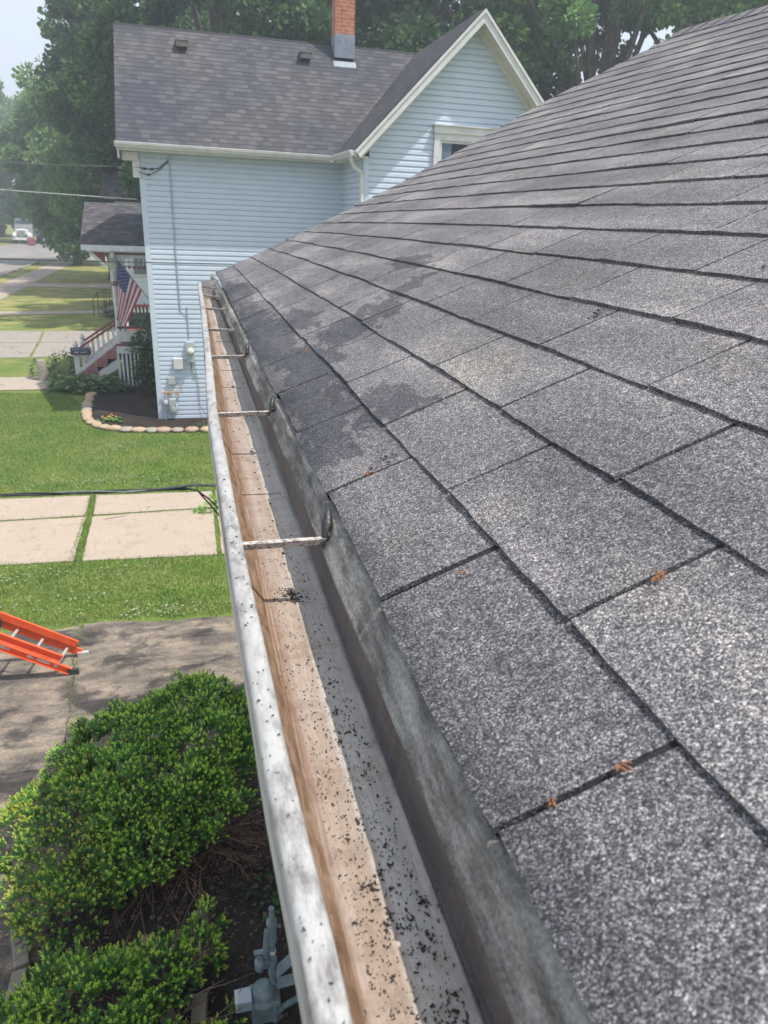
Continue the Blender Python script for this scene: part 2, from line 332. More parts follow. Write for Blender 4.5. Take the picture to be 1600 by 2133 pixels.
# ---------------------------------------------------------------- mesh helpers
class MB:
    def __init__(s): s.v = []; s.f = []; s.mi = []; s.uv = []; s.sm = []
    def add(s, vs, fs, mi=0, uvs=None, smooth=False):
        o = len(s.v); s.v += [tuple(v) for v in vs]
        for i, f in enumerate(fs):
            s.f.append(tuple(o + k for k in f)); s.mi.append(mi); s.sm.append(smooth)
            s.uv.append(uvs[i] if uvs else None)
        return s
    def box(s, c, sz, rot=None, mi=0):
        x, y, z = (d / 2 for d in sz); P = [Vector((a * x, b * y, e * z)) for a in (-1, 1) for b in (-1, 1) for e in (-1, 1)]
        if rot is not None: P = [rot @ p for p in P]
        P = [p + Vector(c) for p in P]
        F = [(0, 1, 3, 2), (4, 6, 7, 5), (0, 4, 5, 1), (2, 3, 7, 6), (0, 2, 6, 4), (1, 5, 7, 3)]
        U = [((0, 0), (0, sz[2]), (sz[1], sz[2]), (sz[1], 0)), ((0, 0), (sz[1], 0), (sz[1], sz[2]), (0, sz[2])), ((0, 0), (sz[0], 0), (sz[0], sz[2]), (0, sz[2])), ((0, 0), (0, sz[2]), (sz[0], sz[2]), (sz[0], 0)), ((0, 0), (0, sz[1]), (sz[0], sz[1]), (sz[0], 0)), ((0, 0), (sz[0], 0), (sz[0], sz[1]), (0, sz[1]))]
        return s.add(P, F, mi, U)
    def bar(s, a, b, w_, h_, mi=0, up=(0, 0, 1)):
        a = Vector(a); b = Vector(b); d = (b - a); L = d.length; d.normalize(); u = Vector(up)
        if abs(d.dot(u)) > .98: u = Vector((1, 0, 0))
        r = d.cross(u).normalized(); u2 = r.cross(d)
        rot = Matrix((r, d, u2)).transposed()
        return s.box((a + b) / 2, (w_, L, h_), rot, mi)
    def tube(s, pts, rad, n=8, mi=0, cap=True, smooth=True):
        pts = [Vector(p) for p in pts]; rr = rad if hasattr(rad, '__len__') else [rad] * len(pts)
        V = []; prev = None
        for i, p in enumerate(pts):
            d = (pts[min(i + 1, len(pts) - 1)] - pts[max(i - 1, 0)]).normalized()
            ref = prev if prev is not None else (Vector((0, 0, 1)) if abs(d.z) < .9 else Vector((1, 0, 0)))
            a = (ref - d * ref.dot(d)).normalized(); prev = a; b = d.cross(a)
            for k in range(n):
                t = 2 * math.pi * k / n; V.append(p + (a * math.cos(t) + b * math.sin(t)) * rr[i])
        F = []
        for i in range(len(pts) - 1):
            for k in range(n): F.append((i * n + k, i * n + (k + 1) % n, (i + 1) * n + (k + 1) % n, (i + 1) * n + k))
        s.add(V, F, mi, None, smooth)
        if cap: s.add(V[:n], [tuple(range(n))[::-1]], mi); s.add(V[-n:], [tuple(range(n))], mi)
        return s
    def prism(s, poly, d, mi=0):
        """poly: coplanar points, extruded by vector d"""
        n = len(poly); P = [Vector(p) for p in poly]; Q = [p + Vector(d) for p in P]
        F = [tuple(range(n))[::-1], tuple(range(n, 2 * n))] + [(i, (i + 1) % n, n + (i + 1) % n, n + i) for i in range(n)]
        return s.add(P + Q, F, mi)
    def lathe(s, base, prof, n=14, mi=0, axis=(0, 0, 1)):
        ax = Vector(axis).normalized()
        return s.tube([Vector(base) + ax * h for r, h in prof], [max(r, .0005) for r, h in prof], n, mi)
    def blob(s, c, r, n=8, m=6, jit=.12, mi=0, sd=0):
        rr = random.Random(sd); V = []; c = Vector(c)
        V.append(c - Vector((0, 0, r[2])))
        for i in range(1, m):
            ph = math.pi * i / m
            for k in range(n):
                t = 2 * math.pi * k / n; j = 1 + rr.uniform(-jit, jit)
                V.append(c + Vector((r[0] * math.sin(ph) * math.cos(t) * j, r[1] * math.sin(ph) * math.sin(t) * j, -r[2] * math.cos(ph) * j)))
        V.append(c + Vector((0, 0, r[2]))); F = []
        for k in range(n): F.append((0, 1 + (k + 1) % n, 1 + k))
        for i in range(m - 2):
            for k in range(n): a = 1 + i * n; F.append((a + k, a + (k + 1) % n, a + n + (k + 1) % n, a + n + k))
        a = 1 + (m - 2) * n
        for k in range(n): F.append((a + k, a + (k + 1) % n, len(V) - 1))
        return s.add(V, F, mi, None, True)
    def build(s, name, mats, parent=None, origin=None, bevel=0):
        me = bpy.data.meshes.new(name); V = s.v
        if origin is not None: V = [(a - origin[0], b - origin[1], c - origin[2]) for a, b, c in V]
        me.from_pydata(V, [], s.f)
        for m in (mats if isinstance(mats, (list, tuple)) else [mats]): me.materials.append(m)
        me.polygons.foreach_set('material_index', s.mi); me.polygons.foreach_set('use_smooth', s.sm)
        if any(u is not None for u in s.uv):
            l = me.uv_layers.new(name='UVMap'); d = []
            for f, u in zip(s.f, s.uv):
                d += [c for p in (u or [(0, 0)] * len(f)) for c in p]
            l.data.foreach_set('uv', d)
        me.update(); o = bpy.data.objects.new(name, me); COL.objects.link(o)
        if origin is not None: o.location = origin
        if parent is not None: o.parent = parent
        if bevel:
            b = o.modifiers.new('bevel', 'BEVEL'); b.width = bevel; b.segments = 2; b.limit_method = 'ANGLE'
        return o

def tag(o, label=None, cat=None, group=None, kind=None):
    for k, v in (('label', label), ('category', cat), ('group', group), ('kind', kind)):
        if v: o[k] = v
    return o
def thing(name, label, cat, loc=(0, 0, 0), group=None):
    o = bpy.data.objects.new(name, None); COL.objects.link(o); o.location = loc; o.empty_display_size = .2
    return tag(o, label, cat, group)
def kid(mb, name, m, par, bevel=0):
    """build in world coordinates, then hang on the parent without moving"""
    lx = Vector((0, 0, 0)); p = par
    while p is not None: lx += p.location; p = p.parent
    return mb.build(name, m, par, None if lx.length == 0 else None, bevel) if lx.length == 0 else _shift(mb, name, m, par, lx, bevel)
def _shift(mb, name, m, par, lx, bevel):
    mb.v = [(a - lx.x, b - lx.y, c - lx.z) for a, b, c in mb.v]
    return mb.build(name, m, par, None, bevel)
def kids(mb, name, m, par, bevel=0):
    """one object per connected piece"""
    p = list(range(len(mb.v)))
    def find(a):
        while p[a] != a: p[a] = p[p[a]]; a = p[a]
        return a
    for f in mb.f:
        for q_ in f[1:]: p[find(q_)] = find(f[0])
    groups = {}
    for i, f in enumerate(mb.f): groups.setdefault(find(f[0]), []).append(i)
    for g_, fs in groups.items():
        n = MB(); idx = {}
        for i in fs:
            for q_ in mb.f[i]:
                if q_ not in idx: idx[q_] = len(n.v); n.v.append(mb.v[q_])
            n.f.append(tuple(idx[q_] for q_ in mb.f[i])); n.mi.append(mb.mi[i]); n.uv.append(mb.uv[i]); n.sm.append(mb.sm[i])
        kid(n, name, m, par, bevel)
def npmesh(name, V, F, mats, mi=None, smooth=False):
    """V (n,3) array, F (m,k) array of equal-sided faces"""
    me = bpy.data.meshes.new(name); n = len(V); m, k = F.shape
    me.vertices.add(n); me.vertices.foreach_set('co', V.astype(np.float32).ravel())
    me.loops.add(m * k); me.loops.foreach_set('vertex_index', F.astype(np.int32).ravel())
    me.polygons.add(m); me.polygons.foreach_set('loop_start', np.arange(0, m * k, k, dtype=np.int32))
    for a in (mats if isinstance(mats, (list, tuple)) else [mats]): me.materials.append(a)
    if mi is not None: me.polygons.foreach_set('material_index', np.asarray(mi, dtype=np.int32))
    me.update(calc_edges=True); me.validate(); return me

# ---------------------------------------------------------------- own roof surface (slightly sagging plane)
TH = .443547; EH = .358656; ED = .168672; E0 = .12977; EX = .142916
ca, sa = math.cos(TH), math.sin(TH)
def surf(s, y, lift=0):
    yy = min(max(y, 0), 6.0); ss = min(max(s, 0), 5)
    d = -.014407 * ss * ss - .004381 * ss * yy - .002281 * yy * yy + .005895 * ss * ss * yy + lift
    return (ED + s * ca - d * sa, y, CAMZ - EH + s * sa + d * ca)
def yend(s): return 5.51 + .095 * s if s < 2.7 else 5.767 - (s - 2.7) * .62
SR = 3.66                                       # ridge distance up the slope
YB = -2.4
# ---------------------------------------------------------------- GROUND AND PAVED SURFACES
def sheet(name, poly, z, m, kind='structure', thick=0):
    mb = MB()
    if thick: mb.prism([(x, y, z - thick) for x, y in poly], (0, 0, thick))
    else: mb.add([(x, y, z) for x, y in poly], [tuple(range(len(poly)))])
    return tag(mb.build(name, m), kind=kind)
def subdiv_ground():
    mb = MB(); xs = [-400, -200, -60, -24, -12, -4, 4, 20, 80, 200, 400]; ys = [-100, -40, 0, 10, 22, 40, 80, 160, 300, 600]
    V = [(x, y, 0) for y in ys for x in xs]; n = len(xs)
    F = [(j * n + i, j * n + i + 1, (j + 1) * n + i + 1, (j + 1) * n + i) for j in range(len(ys) - 1) for i in range(n - 1)]
    mb.add(V, F); return tag(mb.build('ground', lawn_material()), kind='structure')
subdiv_ground()
conc = concrete_material('tan_concrete', (.36, .295, .235), (.41, .345, .275)); conc2 = concrete_material('grey_concrete', (.27, .25, .225), (.36, .32, .27))
walkm = concrete_material('pale_walk_concrete', (.36, .305, .25), (.42, .36, .30))
asph = asphalt_material()
roadm = mat('pale_road_asphalt', (.22, .205, .19), (.28, .26, .24), .5, .9, bump=.004, bscale=30)
soil = soil_material('garden_soil', (.026, .024, .023), (.062, .056, .052)); mulch = soil_material('dark_mulch', (.016, .013, .012), (.045, .037, .032))
def wobble(poly, amp=.03, step=.25, sd=1):
    r = random.Random(sd); out = []
    for i, a in enumerate(poly):
        b = poly[(i + 1) % len(poly)]; L = math.dist(a, b); n = max(1, int(L / step))
        n = min(n, 60)
        for k in range(n): out.append((a[0] + (b[0] - a[0]) * k / n + r.uniform(-amp, amp), a[1] + (b[1] - a[1]) * k / n + r.uniform(-amp, amp)))
    return out
# own asphalt drive, soil bed under the bushes
sheet('asphalt_driveway', wobble([(-14, -4), (6, -4), (6, 8.86), (.35, 8.85), (-.6, 8.95), (-1.1, 9.02), (-1.9, 8.93), (-2.6, 9.0), (-14, 9.3)], .05, .2, 3), .008, asph)
sheet('soil_bed', wobble([(-1.45, -3), (5, -3), (5, 5.9), (.2, 5.75), (-.7, 5.5), (-1.35, 4.7)], .05, .2, 4), .016, soil)
# weedy crack across the asphalt is part of grass tufts below
slabs = [([(-6.6, 12.83), (-2.02, 12.86), (-2.06, 13.87), (-6.6, 14.02)]), ([(-6.6, 11.12), (-1.98, 11.0), (-2.02, 12.79), (-6.6, 12.78)]),
         ([(-1.90, 12.88), (.22, 12.94), (.22, 13.78), (-1.94, 13.86)]), ([(-1.86, 10.98), (.20, 10.86), (.21, 12.86), (-1.90, 12.80)]),
         ([(.29, 12.92), (3.3, 13.0), (3.3, 13.76), (.29, 13.78)]), ([(.28, 10.86), (3.3, 10.8), (3.3, 12.9), (.28, 12.84)]),
         ([(-10.3, 12.83), (-6.7, 12.86), (-6.7, 14.02), (-10.3, 14.2)]), ([(-10.3, 11.12), (-6.7, 11.1), (-6.7, 12.79), (-10.3, 12.78)]), ([(3.38, 10.8), (7.5, 10.8), (7.5, 13.76), (3.38, 13.76)])]
mb = MB()
for i, p in enumerate(slabs): mb.prism([(x, y, -.05) for x, y in wobble(p, .012, .3, i)], (0, 0, .066))
tag(mb.build('concrete_driveway', conc), kind='structure')
# walk to the blue house's steps, second drive, walks beyond
sheet('front_walk', [(-10.2, 22.9), (-4.35, 23.08), (-4.05, 23.9), (-4.5, 24.95), (-10.2, 24.6)], .02, walkm)
mb = MB()
for i, p in enumerate([[(-10.2, 28.05), (-5.66, 28.3), (-5.9, 31.4), (-10.2, 31.2)], [(-5.58, 28.3), (-1.0, 28.9), (-1.0, 31.5), (-5.8, 31.4)], [(-10.2, 31.3), (-5.9, 31.5), (-6.2, 34.4), (-10.2, 34.4)], [(-5.8, 31.5), (-1, 31.6), (-1, 34.5), (-6.1, 34.45)]]):
    mb.prism([(x, y, -.05) for x, y in p], (0, 0, .07))
tag(mb.build('second_driveway', conc2), kind='structure')
sheet('narrow_walk', [(-10.2, 39.1), (-4.4, 40.4), (-4.4, 41.6), (-10.2, 40.5)], .02, walkm)
sheet('far_walk', [(-10.2, 53.2), (-2, 53.6), (-2, 56.4), (-10.2, 55.6)], .02, walkm)
sheet('sidewalk', [(-12.0, -30), (-10.2, -30), (-10.2, 78.2), (-12.0, 78.2)], .012, walkm)
sheet('road', [(-21, -60), (-13.2, -60), (-13.2, 76), (-12.2, 78.6), (-10, 79.4), (60, 79.4), (60, 98), (-12, 98), (-13.2, 101), (-13.2, 300), (-21.5, 300), (-21.5, 101), (-60, 101), (-60, 84), (-21, 84)], .008, roadm)
mb = MB(); mb.prism([(-13.2, -60, 0), (-13.05, -60, 0), (-13.05, 76, 0), (-13.2, 76, 0)], (0, 0, .12)); mb.prism([(-21.15, -60, 0), (-21, -60, 0), (-21, 83, 0), (-21.15, 83, 0)], (0, 0, .12))
tag(mb.build('kerb', walkm), kind='structure')
sheet('mulch_bed', wobble([(-2.9, 22.5), (-2.85, 20.8), (-2.65, 19.5), (-2.35, 18.72), (-1.9, 18.38), (-1.4, 18.2), (-.8, 18.15), (.5, 18.15), (4.2, 18.3), (4.2, 19.6), (-.8, 19.6), (-.8, 24.3), (-2.9, 24.3)], .03, .2, 9), .014, mulch)

# ---------------------------------------------------------------- GRASS BLADES (stuff)
def inpoly(x, y, poly):
    c = np.zeros(len(x), bool); n = len(poly); j = n - 1
    for i in range(n):
        xi, yi = poly[i]; xj, yj = poly[j]
        with np.errstate(divide='ignore', invalid='ignore'):
            c ^= ((yi > y) != (yj > y)) & (x < (xj - xi) * (y - yi) / (yj - yi) + xi)
        j = i
    return c
def blades(name, polys, dens, hgt, wid, mats, wts, excl=(), noisek=1.0):
    P = []
    for p, d in zip(polys, dens):
        a = np.array(p); lo = a.min(0); hi = a.max(0); n = int((hi[0] - lo[0]) * (hi[1] - lo[1]) * d)
        x = rng.uniform(lo[0], hi[0], n); y = rng.uniform(lo[1], hi[1], n); k = inpoly(x, y, p)
        for e in excl: k &= ~inpoly(x, y, e)
        P.append(np.stack([x[k], y[k]], 1))
    P = np.concatenate(P); n = len(P)
    th = rng.uniform(0, 2 * np.pi, n); h = hgt * rng.uniform(.5, 1.25, n); ww = wid * rng.uniform(.7, 1.3, n)
    ln = rng.normal(0, .45, (n, 2)) * h[:, None]
    b = np.stack([P[:, 0] - np.cos(th) * ww, P[:, 1] - np.sin(th) * ww, np.zeros(n)], 1); c = np.stack([P[:, 0] + np.cos(th) * ww, P[:, 1] + np.sin(th) * ww, np.zeros(n)], 1)
    t = np.stack([P[:, 0] + ln[:, 0], P[:, 1] + ln[:, 1], h], 1)
    V = np.stack([b, c, t], 1).reshape(-1, 3); F = np.arange(n * 3).reshape(n, 3)
    pat = .5 + .28 * np.sin(P[:, 0] * 2.1 + 1.3 * np.sin(P[:, 1] * 1.3)) + .22 * np.sin(P[:, 1] * 3.3 + P[:, 0] * 1.7)
    u = rng.uniform(0, 1, n) * .75 + .25 * pat
    mi = np.digitize(u, np.cumsum(wts)[:-1])
    me = npmesh(name, V, F, mats, mi); o = bpy.data.objects.new(name, me); COL.objects.link(o); return o
gm = [mat('grass_deep', (.055, .12, .018), (.082, .165, .026), 1.2, .7, trans=.3), mat('grass_mid', (.11, .22, .032), (.155, .275, .042), 1.2, .7, trans=.3), mat('grass_light', (.18, .26, .05), (.23, .29, .07), 1.5, .7, trans=.3), mat('grass_straw', (.34, .27, .12), (.26, .25, .10), 3, .8, trans=.2)]
strip = wobble([(-4.4, 9.3), (-2.6, 9.02), (-1.9, 8.98), (-1.1, 9.05), (.35, 8.9), (3.6, 8.9), (3.6, 10.8), (.3, 10.88), (-3, 11.07), (-4.4, 11.14)], .05, .12, 8)
lawn = [(-6.2, 14.0), (-2, 13.84), (.4, 13.76), (4.2, 13.76), (4.2, 18.2), (1.6, 18.1), (-.8, 18.05), (-1.4, 18.08), (-1.95, 18.25), (-2.4, 18.62), (-2.72, 19.4), (-2.95, 20.8), (-3.6, 22.6), (-6.2, 22.8)]
o = blades('grass', [strip, lawn], [2600, 1700], .05, .0045, gm, [.32, .36, .22, .10]); tag(o, kind='stuff')
gaps = [[(-2.06, 10.95), (-1.84, 10.95), (-1.92, 13.9), (-2.06, 13.9)], [(-4.5, 12.76), (.3, 12.8), (.3, 12.9), (-4.5, 12.87)], [(.20, 10.8), (.30, 10.8), (.30, 13.8), (.20, 13.8)]]
o = blades('gap_grass', gaps, [2600, 1300, 1700], .05, .006, gm, [.2, .4, .3, .1]); tag(o, kind='stuff')
# weeds in the crack of the asphalt, thin and broken
cr = [(-1.64, 9.0), (-1.62, 8.3), (-1.58, 7.6), (-1.50, 7.2), (-1.42, 6.5)]
polys = []; dn = []
for i in range(len(cr) - 1): polys.append([(cr[i][0] - .05, cr[i][1]), (cr[i][0] + .05, cr[i][1]), (cr[i + 1][0] + .04, cr[i + 1][1]), (cr[i + 1][0] - .04, cr[i + 1][1])]); dn.append([2600, 1800, 1500, 1800][i])
o = blades('crack_weeds', polys, dn, .035, .006, gm, [.25, .35, .3, .1]); tag(o, kind='stuff')
# white clover heads in the turf
def clover():
    mb = MB(); r = random.Random(5); n = 0
    areas = [((-3.3, 10.4, .9, .45), 60), ((-2.5, 10.6, .7, .3), 50), ((-.6, 9.15, 1.0, .25), 120), ((-1.8, 9.6, 1.2, .4), 60), ((-3.0, 9.5, .7, .3), 40), ((-2.2, 14.6, 1.6, .4), 150), ((-.6, 14.5, 1.0, .5), 60), ((-1.7, 16.9, .8, .7), 90), ((-3.2, 17.0, .8, 1.2), 60), ((-1.2, 10.5, .7, .25), 30)]
    for (x, y, sx, sy), k in areas:
        for _ in range(int(k * .55)):
            px, py = r.gauss(x, sx / 2), r.gauss(y, sy / 2)
            if not (8.95 < py < 10.9 or 13.95 < py < 17.9) or px > .3: continue
            q_ = r.uniform(.010, .016); mb.blob((px, py, r.uniform(.045, .07)), (q_, q_, q_ * .9), 5, 3, .1, 0, n); n += 1
    return tag(mb.build('clover_flowers', M['flower']), kind='stuff')
clover()

# ---------------------------------------------------------------- OWN HOUSE (grey roof in the foreground)
own = thing('shingled_house', 'near house with grey three tab shingle roof and dirty white eaves gutter filling the foreground', 'house', (1.5, 0, 0))
def roof_mesh():
    me = bpy.data.meshes.new('roof'); V = []; F = []; UV = []; TAB = []
    r = random.Random(11)
    def nz(a, b): return math.sin(a * 3.1 + b * 7.7) * .5 + math.sin(a * 7.3 + b * 3.3 + 1) * .3 + math.sin(a * 17.7 + b) * .2
    def quad(idx, uvs, tb): F.append(idx); UV.extend(uvs); TAB.extend([tb] * len(idx))
    kmax = 26
    for k in range(kmax):
        s0 = 0 if k == 0 else E0 + (k - 1) * EX; s1 = min(E0 + k * EX, SR)
        wtab = .299 if k < 3 else .303
        ph = [.309, .455, .612, .771, .928][k] if k < 5 else (.309 + .153 * k)
        y0 = ph - math.ceil((ph - YB) / wtab) * wtab; ye = yend((s0 + s1) / 2); j = 0; y = y0
        while y < ye:
            a, b = max(y, YB), min(y + wtab, ye); y += wtab; j += 1
            if b - a < .02: continue
            rv = r.random(); joint = r.random() < .38
            gapw = .0042 if joint else .0029
            if k == 0: gapw = .0042
            lift = r.uniform(.0042, .0062) + (r.uniform(0, .003) if r.random() < .15 else 0); ds = r.uniform(-.0028, .0028); g0, g1 = gapw * r.uniform(.55, 1.25), gapw * r.uniform(.55, 1.25)
            tb = (rv, r.random(), 0, 1)
            NY, NS = 14, 3; base = len(V)
            for iy in range(NY + 1):
                t = iy / NY; yy = a + (b - a) * t; wv = nz(yy * 3, k) 
                yj = yy + (g0 if iy == 0 else -g1 if iy == NY else 0)
                for is_ in range(NS + 1):
                    q_ = is_ / NS; ss = s0 + ds * (1 - q_) + (wv * .0016 + nz(yy * 22, k * 3) * .0010) * (1 - q_) + (s1 + .004 - s0) * q_
                    yw = yj + nz(ss * 20, k + j) * .0012
                    lf = lift * (1 - q_) + .0012 * (1 - q_) * wv + ((.0026 if k == 0 else .0014) * math.exp(-9 * min(t, 1 - t)) * (1 - q_))
                    V.append(surf(ss, yw, lf)); 
            for iy in range(NY):
                for is_ in range(NS):
                    i0 = base + iy * (NS + 1) + is_; idx = (i0, i0 + 1, i0 + NS + 2, i0 + NS + 1)
                    uv = []
                    for q2 in idx:
                        ii = (q2 - base) // (NS + 1); jj = (q2 - base) % (NS + 1); uv.append((a + (b - a) * ii / NY, s0 + (s1 - s0) * jj / NS))
                    quad(idx, uv, tb)
            # butt edge
            bb = len(V); low = -.010 if k == 0 else -.0015
            for iy in range(NY + 1):
                p = V[base + iy * (NS + 1)]; V.append(p); dl = (low - lift); V.append((p[0] - dl * sa, p[1], p[2] + dl * ca))
            for iy in range(NY):
                i0 = bb + 2 * iy; quad((i0, i0 + 2, i0 + 3, i0 + 1), [(a, s0)] * 4, (0, 0, 0, 1))
            # side edges of the slot
            for iy in (0, NY):
                bs = len(V)
                for is_ in range(NS + 1):
                    p = V[base + iy * (NS + 1) + is_]; V.append(p); V.append((p[0] + .005 * sa, p[1], p[2] - .005 * ca))
                for is_ in range(NS):
                    i0 = bs + 2 * is_; quad((i0, i0 + 1, i0 + 3, i0 + 2), [(a, s0)] * 4, (0, 0, 0, 1))
    # sheet below the slots: near-black, slot shade painted in with the grit
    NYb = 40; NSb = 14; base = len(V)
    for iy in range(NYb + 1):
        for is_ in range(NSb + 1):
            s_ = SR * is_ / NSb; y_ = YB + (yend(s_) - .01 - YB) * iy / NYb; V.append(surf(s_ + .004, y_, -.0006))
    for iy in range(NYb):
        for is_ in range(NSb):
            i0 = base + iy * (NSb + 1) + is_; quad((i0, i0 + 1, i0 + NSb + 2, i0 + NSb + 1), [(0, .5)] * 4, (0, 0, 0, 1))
    me.from_pydata(V, [], F); me.materials.append(M['granule']); me.materials.append(mat('slot_grit_and_shade', (.007, .008, .010), (.022, .022, .026), 400, .9))
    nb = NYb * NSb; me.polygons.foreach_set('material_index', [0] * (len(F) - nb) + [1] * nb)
    l = me.uv_layers.new(name='UVMap'); l.data.foreach_set('uv', [c for p in UV for c in p])
    at = me.color_attributes.new('tab', 'FLOAT_COLOR', 'CORNER'); at.data.foreach_set('color', [c for p in TAB for c in p])
    me.update(); return me
ro = bpy.data.objects.new('roof', roof_mesh()); COL.objects.link(ro); ro.parent = own; ro.location = (-1.5, 0, 0)
# ridge caps, back slope, deck body
mb = MB(); rp = surf(SR, 0); 
n = 0; y = YB
while y < yend(SR) - .05:
    a, b = surf(SR - .12, y, .008), surf(SR, y, .014); y2 = y + .15; c, d = surf(SR, y2, .009), surf(SR - .12, y2, .003)
    e = (2 * b[0] - a[0], y, a[2]); f_ = (2 * c[0] - d[0], y2, d[2])
    mb.add([a, b, c, d, e, f_], [(0, 1, 2, 3), (1, 4, 5, 2)], 0, [[(y, SR - .1), (y, SR), (y2, SR), (y2, SR - .1)]] * 2)
    mb.add([a, b, e, surf(SR - .12, y, .002)], [(0, 3, 1)], 0); y = y2 - .003
kid(mb, 'ridge_cap', M['granule'], own)
mb = MB(); rx, rz = rp[0], rp[2]; ye = yend(SR)
mb.add([(rx, YB, rz - .01), (rx, ye, surf(SR, ye)[2] - .01), (rx + 3.3, ye, rz - 1.6), (rx + 3.3, YB, rz - 1.6)], [(0, 3, 2, 1)], 0, [[(YB, 4), (YB, 8), (ye, 8), (ye, 4)]])
kid(mb, 'back_roof', M['granule'], own)
# roof deck underside, rake board
mb = MB(); 
for i in range(12):
    s0, s1 = SR * i / 12, SR * (i + 1) / 12; y0, y1 = yend(s0) - .02, yend(s1) - .02
    P = [surf(s0 + .02, YB, -.012), surf(s1 + .02, YB, -.012), surf(s1 + .02, y1, -.012), surf(s0 + .02, y0, -.012)]; Q = [surf(s0 + .02, YB, -.11), surf(s1 + .02, YB, -.11), surf(s1 + .02, y1, -.11), surf(s0 + .02, y0, -.11)]
    mb.add(P + Q, [(4, 5, 6, 7), (3, 2, 6, 7), (0, 3, 7, 4)] + ([(0, 4, 5, 1)] if 0 else []))
kid(mb, 'roof_deck', M['whitewood'], own)
# walls and soffit
mb = MB()
mb.prism([(.50, YB, 0), (.50, 4.9, 0), (.50, 4.9, 4.70), (.50, YB, 4.70)], (.15, 0, 0))
mb.prism([(.65, 4.75, 0), (6.6, 4.75, 0), (6.6, 4.75, 4.7), (3.5, 4.75, 6.2), (.65, 4.75, 4.9)], (0, .15, 0))
mb.prism([(6.6, YB, 0), (6.6, 4.9, 0), (6.6, 4.9, 4.7), (6.6, YB, 4.7)], (.15, 0, 0))
kid(mb, 'wall', M['ownwall'], own)
mb = MB(); mb.prism([(.19, YB, 4.69), (.50, YB, 4.69), (.50, 5.3, 4.69), (.19, 5.3, 4.69)], (0, 0, .012)); kid(mb, 'soffit', M['white'], own)
def curvedrop(y):
    yy = min(max(y, 0), 6); return -.002281 * yy * yy * ca
mb = MB()   # fascia board behind the gutter
for i in range(30):
    a, b = YB + (5.4 - YB) * i / 30, YB + (5.4 - YB) * (i + 1) / 30
    mb.add([(.178, a, 4.69), (.178, b, 4.69), (.178, b, 4.829 + curvedrop(b)), (.178, a, 4.829 + curvedrop(a))], [(0, 3, 2, 1)])
kid(mb, 'fascia', M['gutter'], own)
# drip edge: lichened flange under the shingles, wavy lower hem
mb = MB(); NY = 220; ys = [YB + (5.45 - YB) * i / NY for i in range(NY + 1)]
def nz1(y, a): return math.sin(y * 5.1 + a) * .5 + math.sin(y * 11.3 + 2 * a) * .3 + math.sin(y * 23 + a) * .2
V = []
for y_ in ys:
    zc = 5.2 - EH + curvedrop(y_); wv = nz1(y_, 1) * (.0022 if y_ < 1 else .0045); wv2 = nz1(y_, 4) * .0014
    V += [(.176, y_, zc - .004), (.1655 + wv2, y_, zc - .0058), (.1615 + wv * .6, y_, zc - .018 + wv2), (.1515 + wv, y_, zc - .0425 + wv2), (.1490 + wv, y_, zc - .0445 + wv2), (.1500 + wv, y_, zc - .048 + wv2), (.156 + wv, y_, zc - .050)]
F = []
for i in range(NY):
    for k in range(6): F.append((i * 7 + k, (i + 1) * 7 + k, (i + 1) * 7 + k + 1, i * 7 + k + 1))
mb.add(V, F, 0, None, True); kid(mb, 'drip_edge', M['drip'], own)

# the gutter: bowed run, profile from camera-facing measurements
BOW = [(-3, .012), (0, .010), (.233, .009), (.47, .002), (.83, -.003), (1.47, -.007), (2.13, .003), (2.64, .009), (3.26, .017), (3.98, .020), (4.6, .027), (5.4, .03)]
def bow(y):
    for (a, u), (b, v) in zip(BOW, BOW[1:]):
        if y <= b: t = (y - a) / (b - a); t = t * t * (3 - 2 * t) * .5 + t * .5; return u + (v - u) * t
    return BOW[-1][1]
GE = 4.66
NY = 150; ys = [YB + (GE - YB) * i / NY for i in range(NY + 1)]
inner = [(.0505, -.396), (.047, -.405), (.040, -.420), (.041, -.436), (.062, -.458), (.073, -.4755), (.0765, -.4815), (.080, -.4835), (.115, -.4845), (.148, -.4840), (.151, -.4825), (.1545, -.4800), (.1575, -.4835), (.1600, -.4815), (.1610, -.46), (.1640, -.395), (.1665, -.372)]
lip = [(.0505, -.396), (.0512, -.386), (.0495, -.3825), (.045, -.3812), (.037, -.3812), (.0325, -.3830), (.0305, -.3865), (.0300, -.401)]
outer = [(.0300, -.401), (.0305, -.432), (.036, -.447), (.052, -.463), (.066, -.478), (.073, -.487), (.110, -.4875), (.162, -.4875), (.168, -.480), (.170, -.372)]
gut = bpy.data.objects.new('gutter', None)
def strip_mesh(prof, name, m, amp=.0):
    mb = MB(); V = []
    for y_ in ys:
        bx = bow(y_); zz = curvedrop(y_) * .6
        for i, (x, z) in enumerate(prof):
            wx = nz1(y_, i * .3) * amp; V.append((x + bx * (1 if x < .13 else max(0, (.175 - x) / .045)) + wx, y_, 5.2 + z + zz + wx * .6))
    n = len(prof); F = [(i * n + k, (i + 1) * n + k, (i + 1) * n + k + 1, i * n + k + 1) for i in range(len(ys) - 1) for k in range(n - 1)]
    mb.add(V, F, 0, None, True); return mb
gutter = kid(strip_mesh(inner, 'gutter', None, .0003), 'gutter', M['gutter'], own)
glip = strip_mesh(lip, 'x', None, .0006); kid(glip, 'lip', M['lip'], gutter)
kid(strip_mesh(outer, 'x', None, .0005), 'outer_face', mat('mottled_white_enamel', (.60, .61, .60), (.42, .43, .42), 14, .5, lo=.3, hi=.7), gutter)  # white enamel mottled with grey
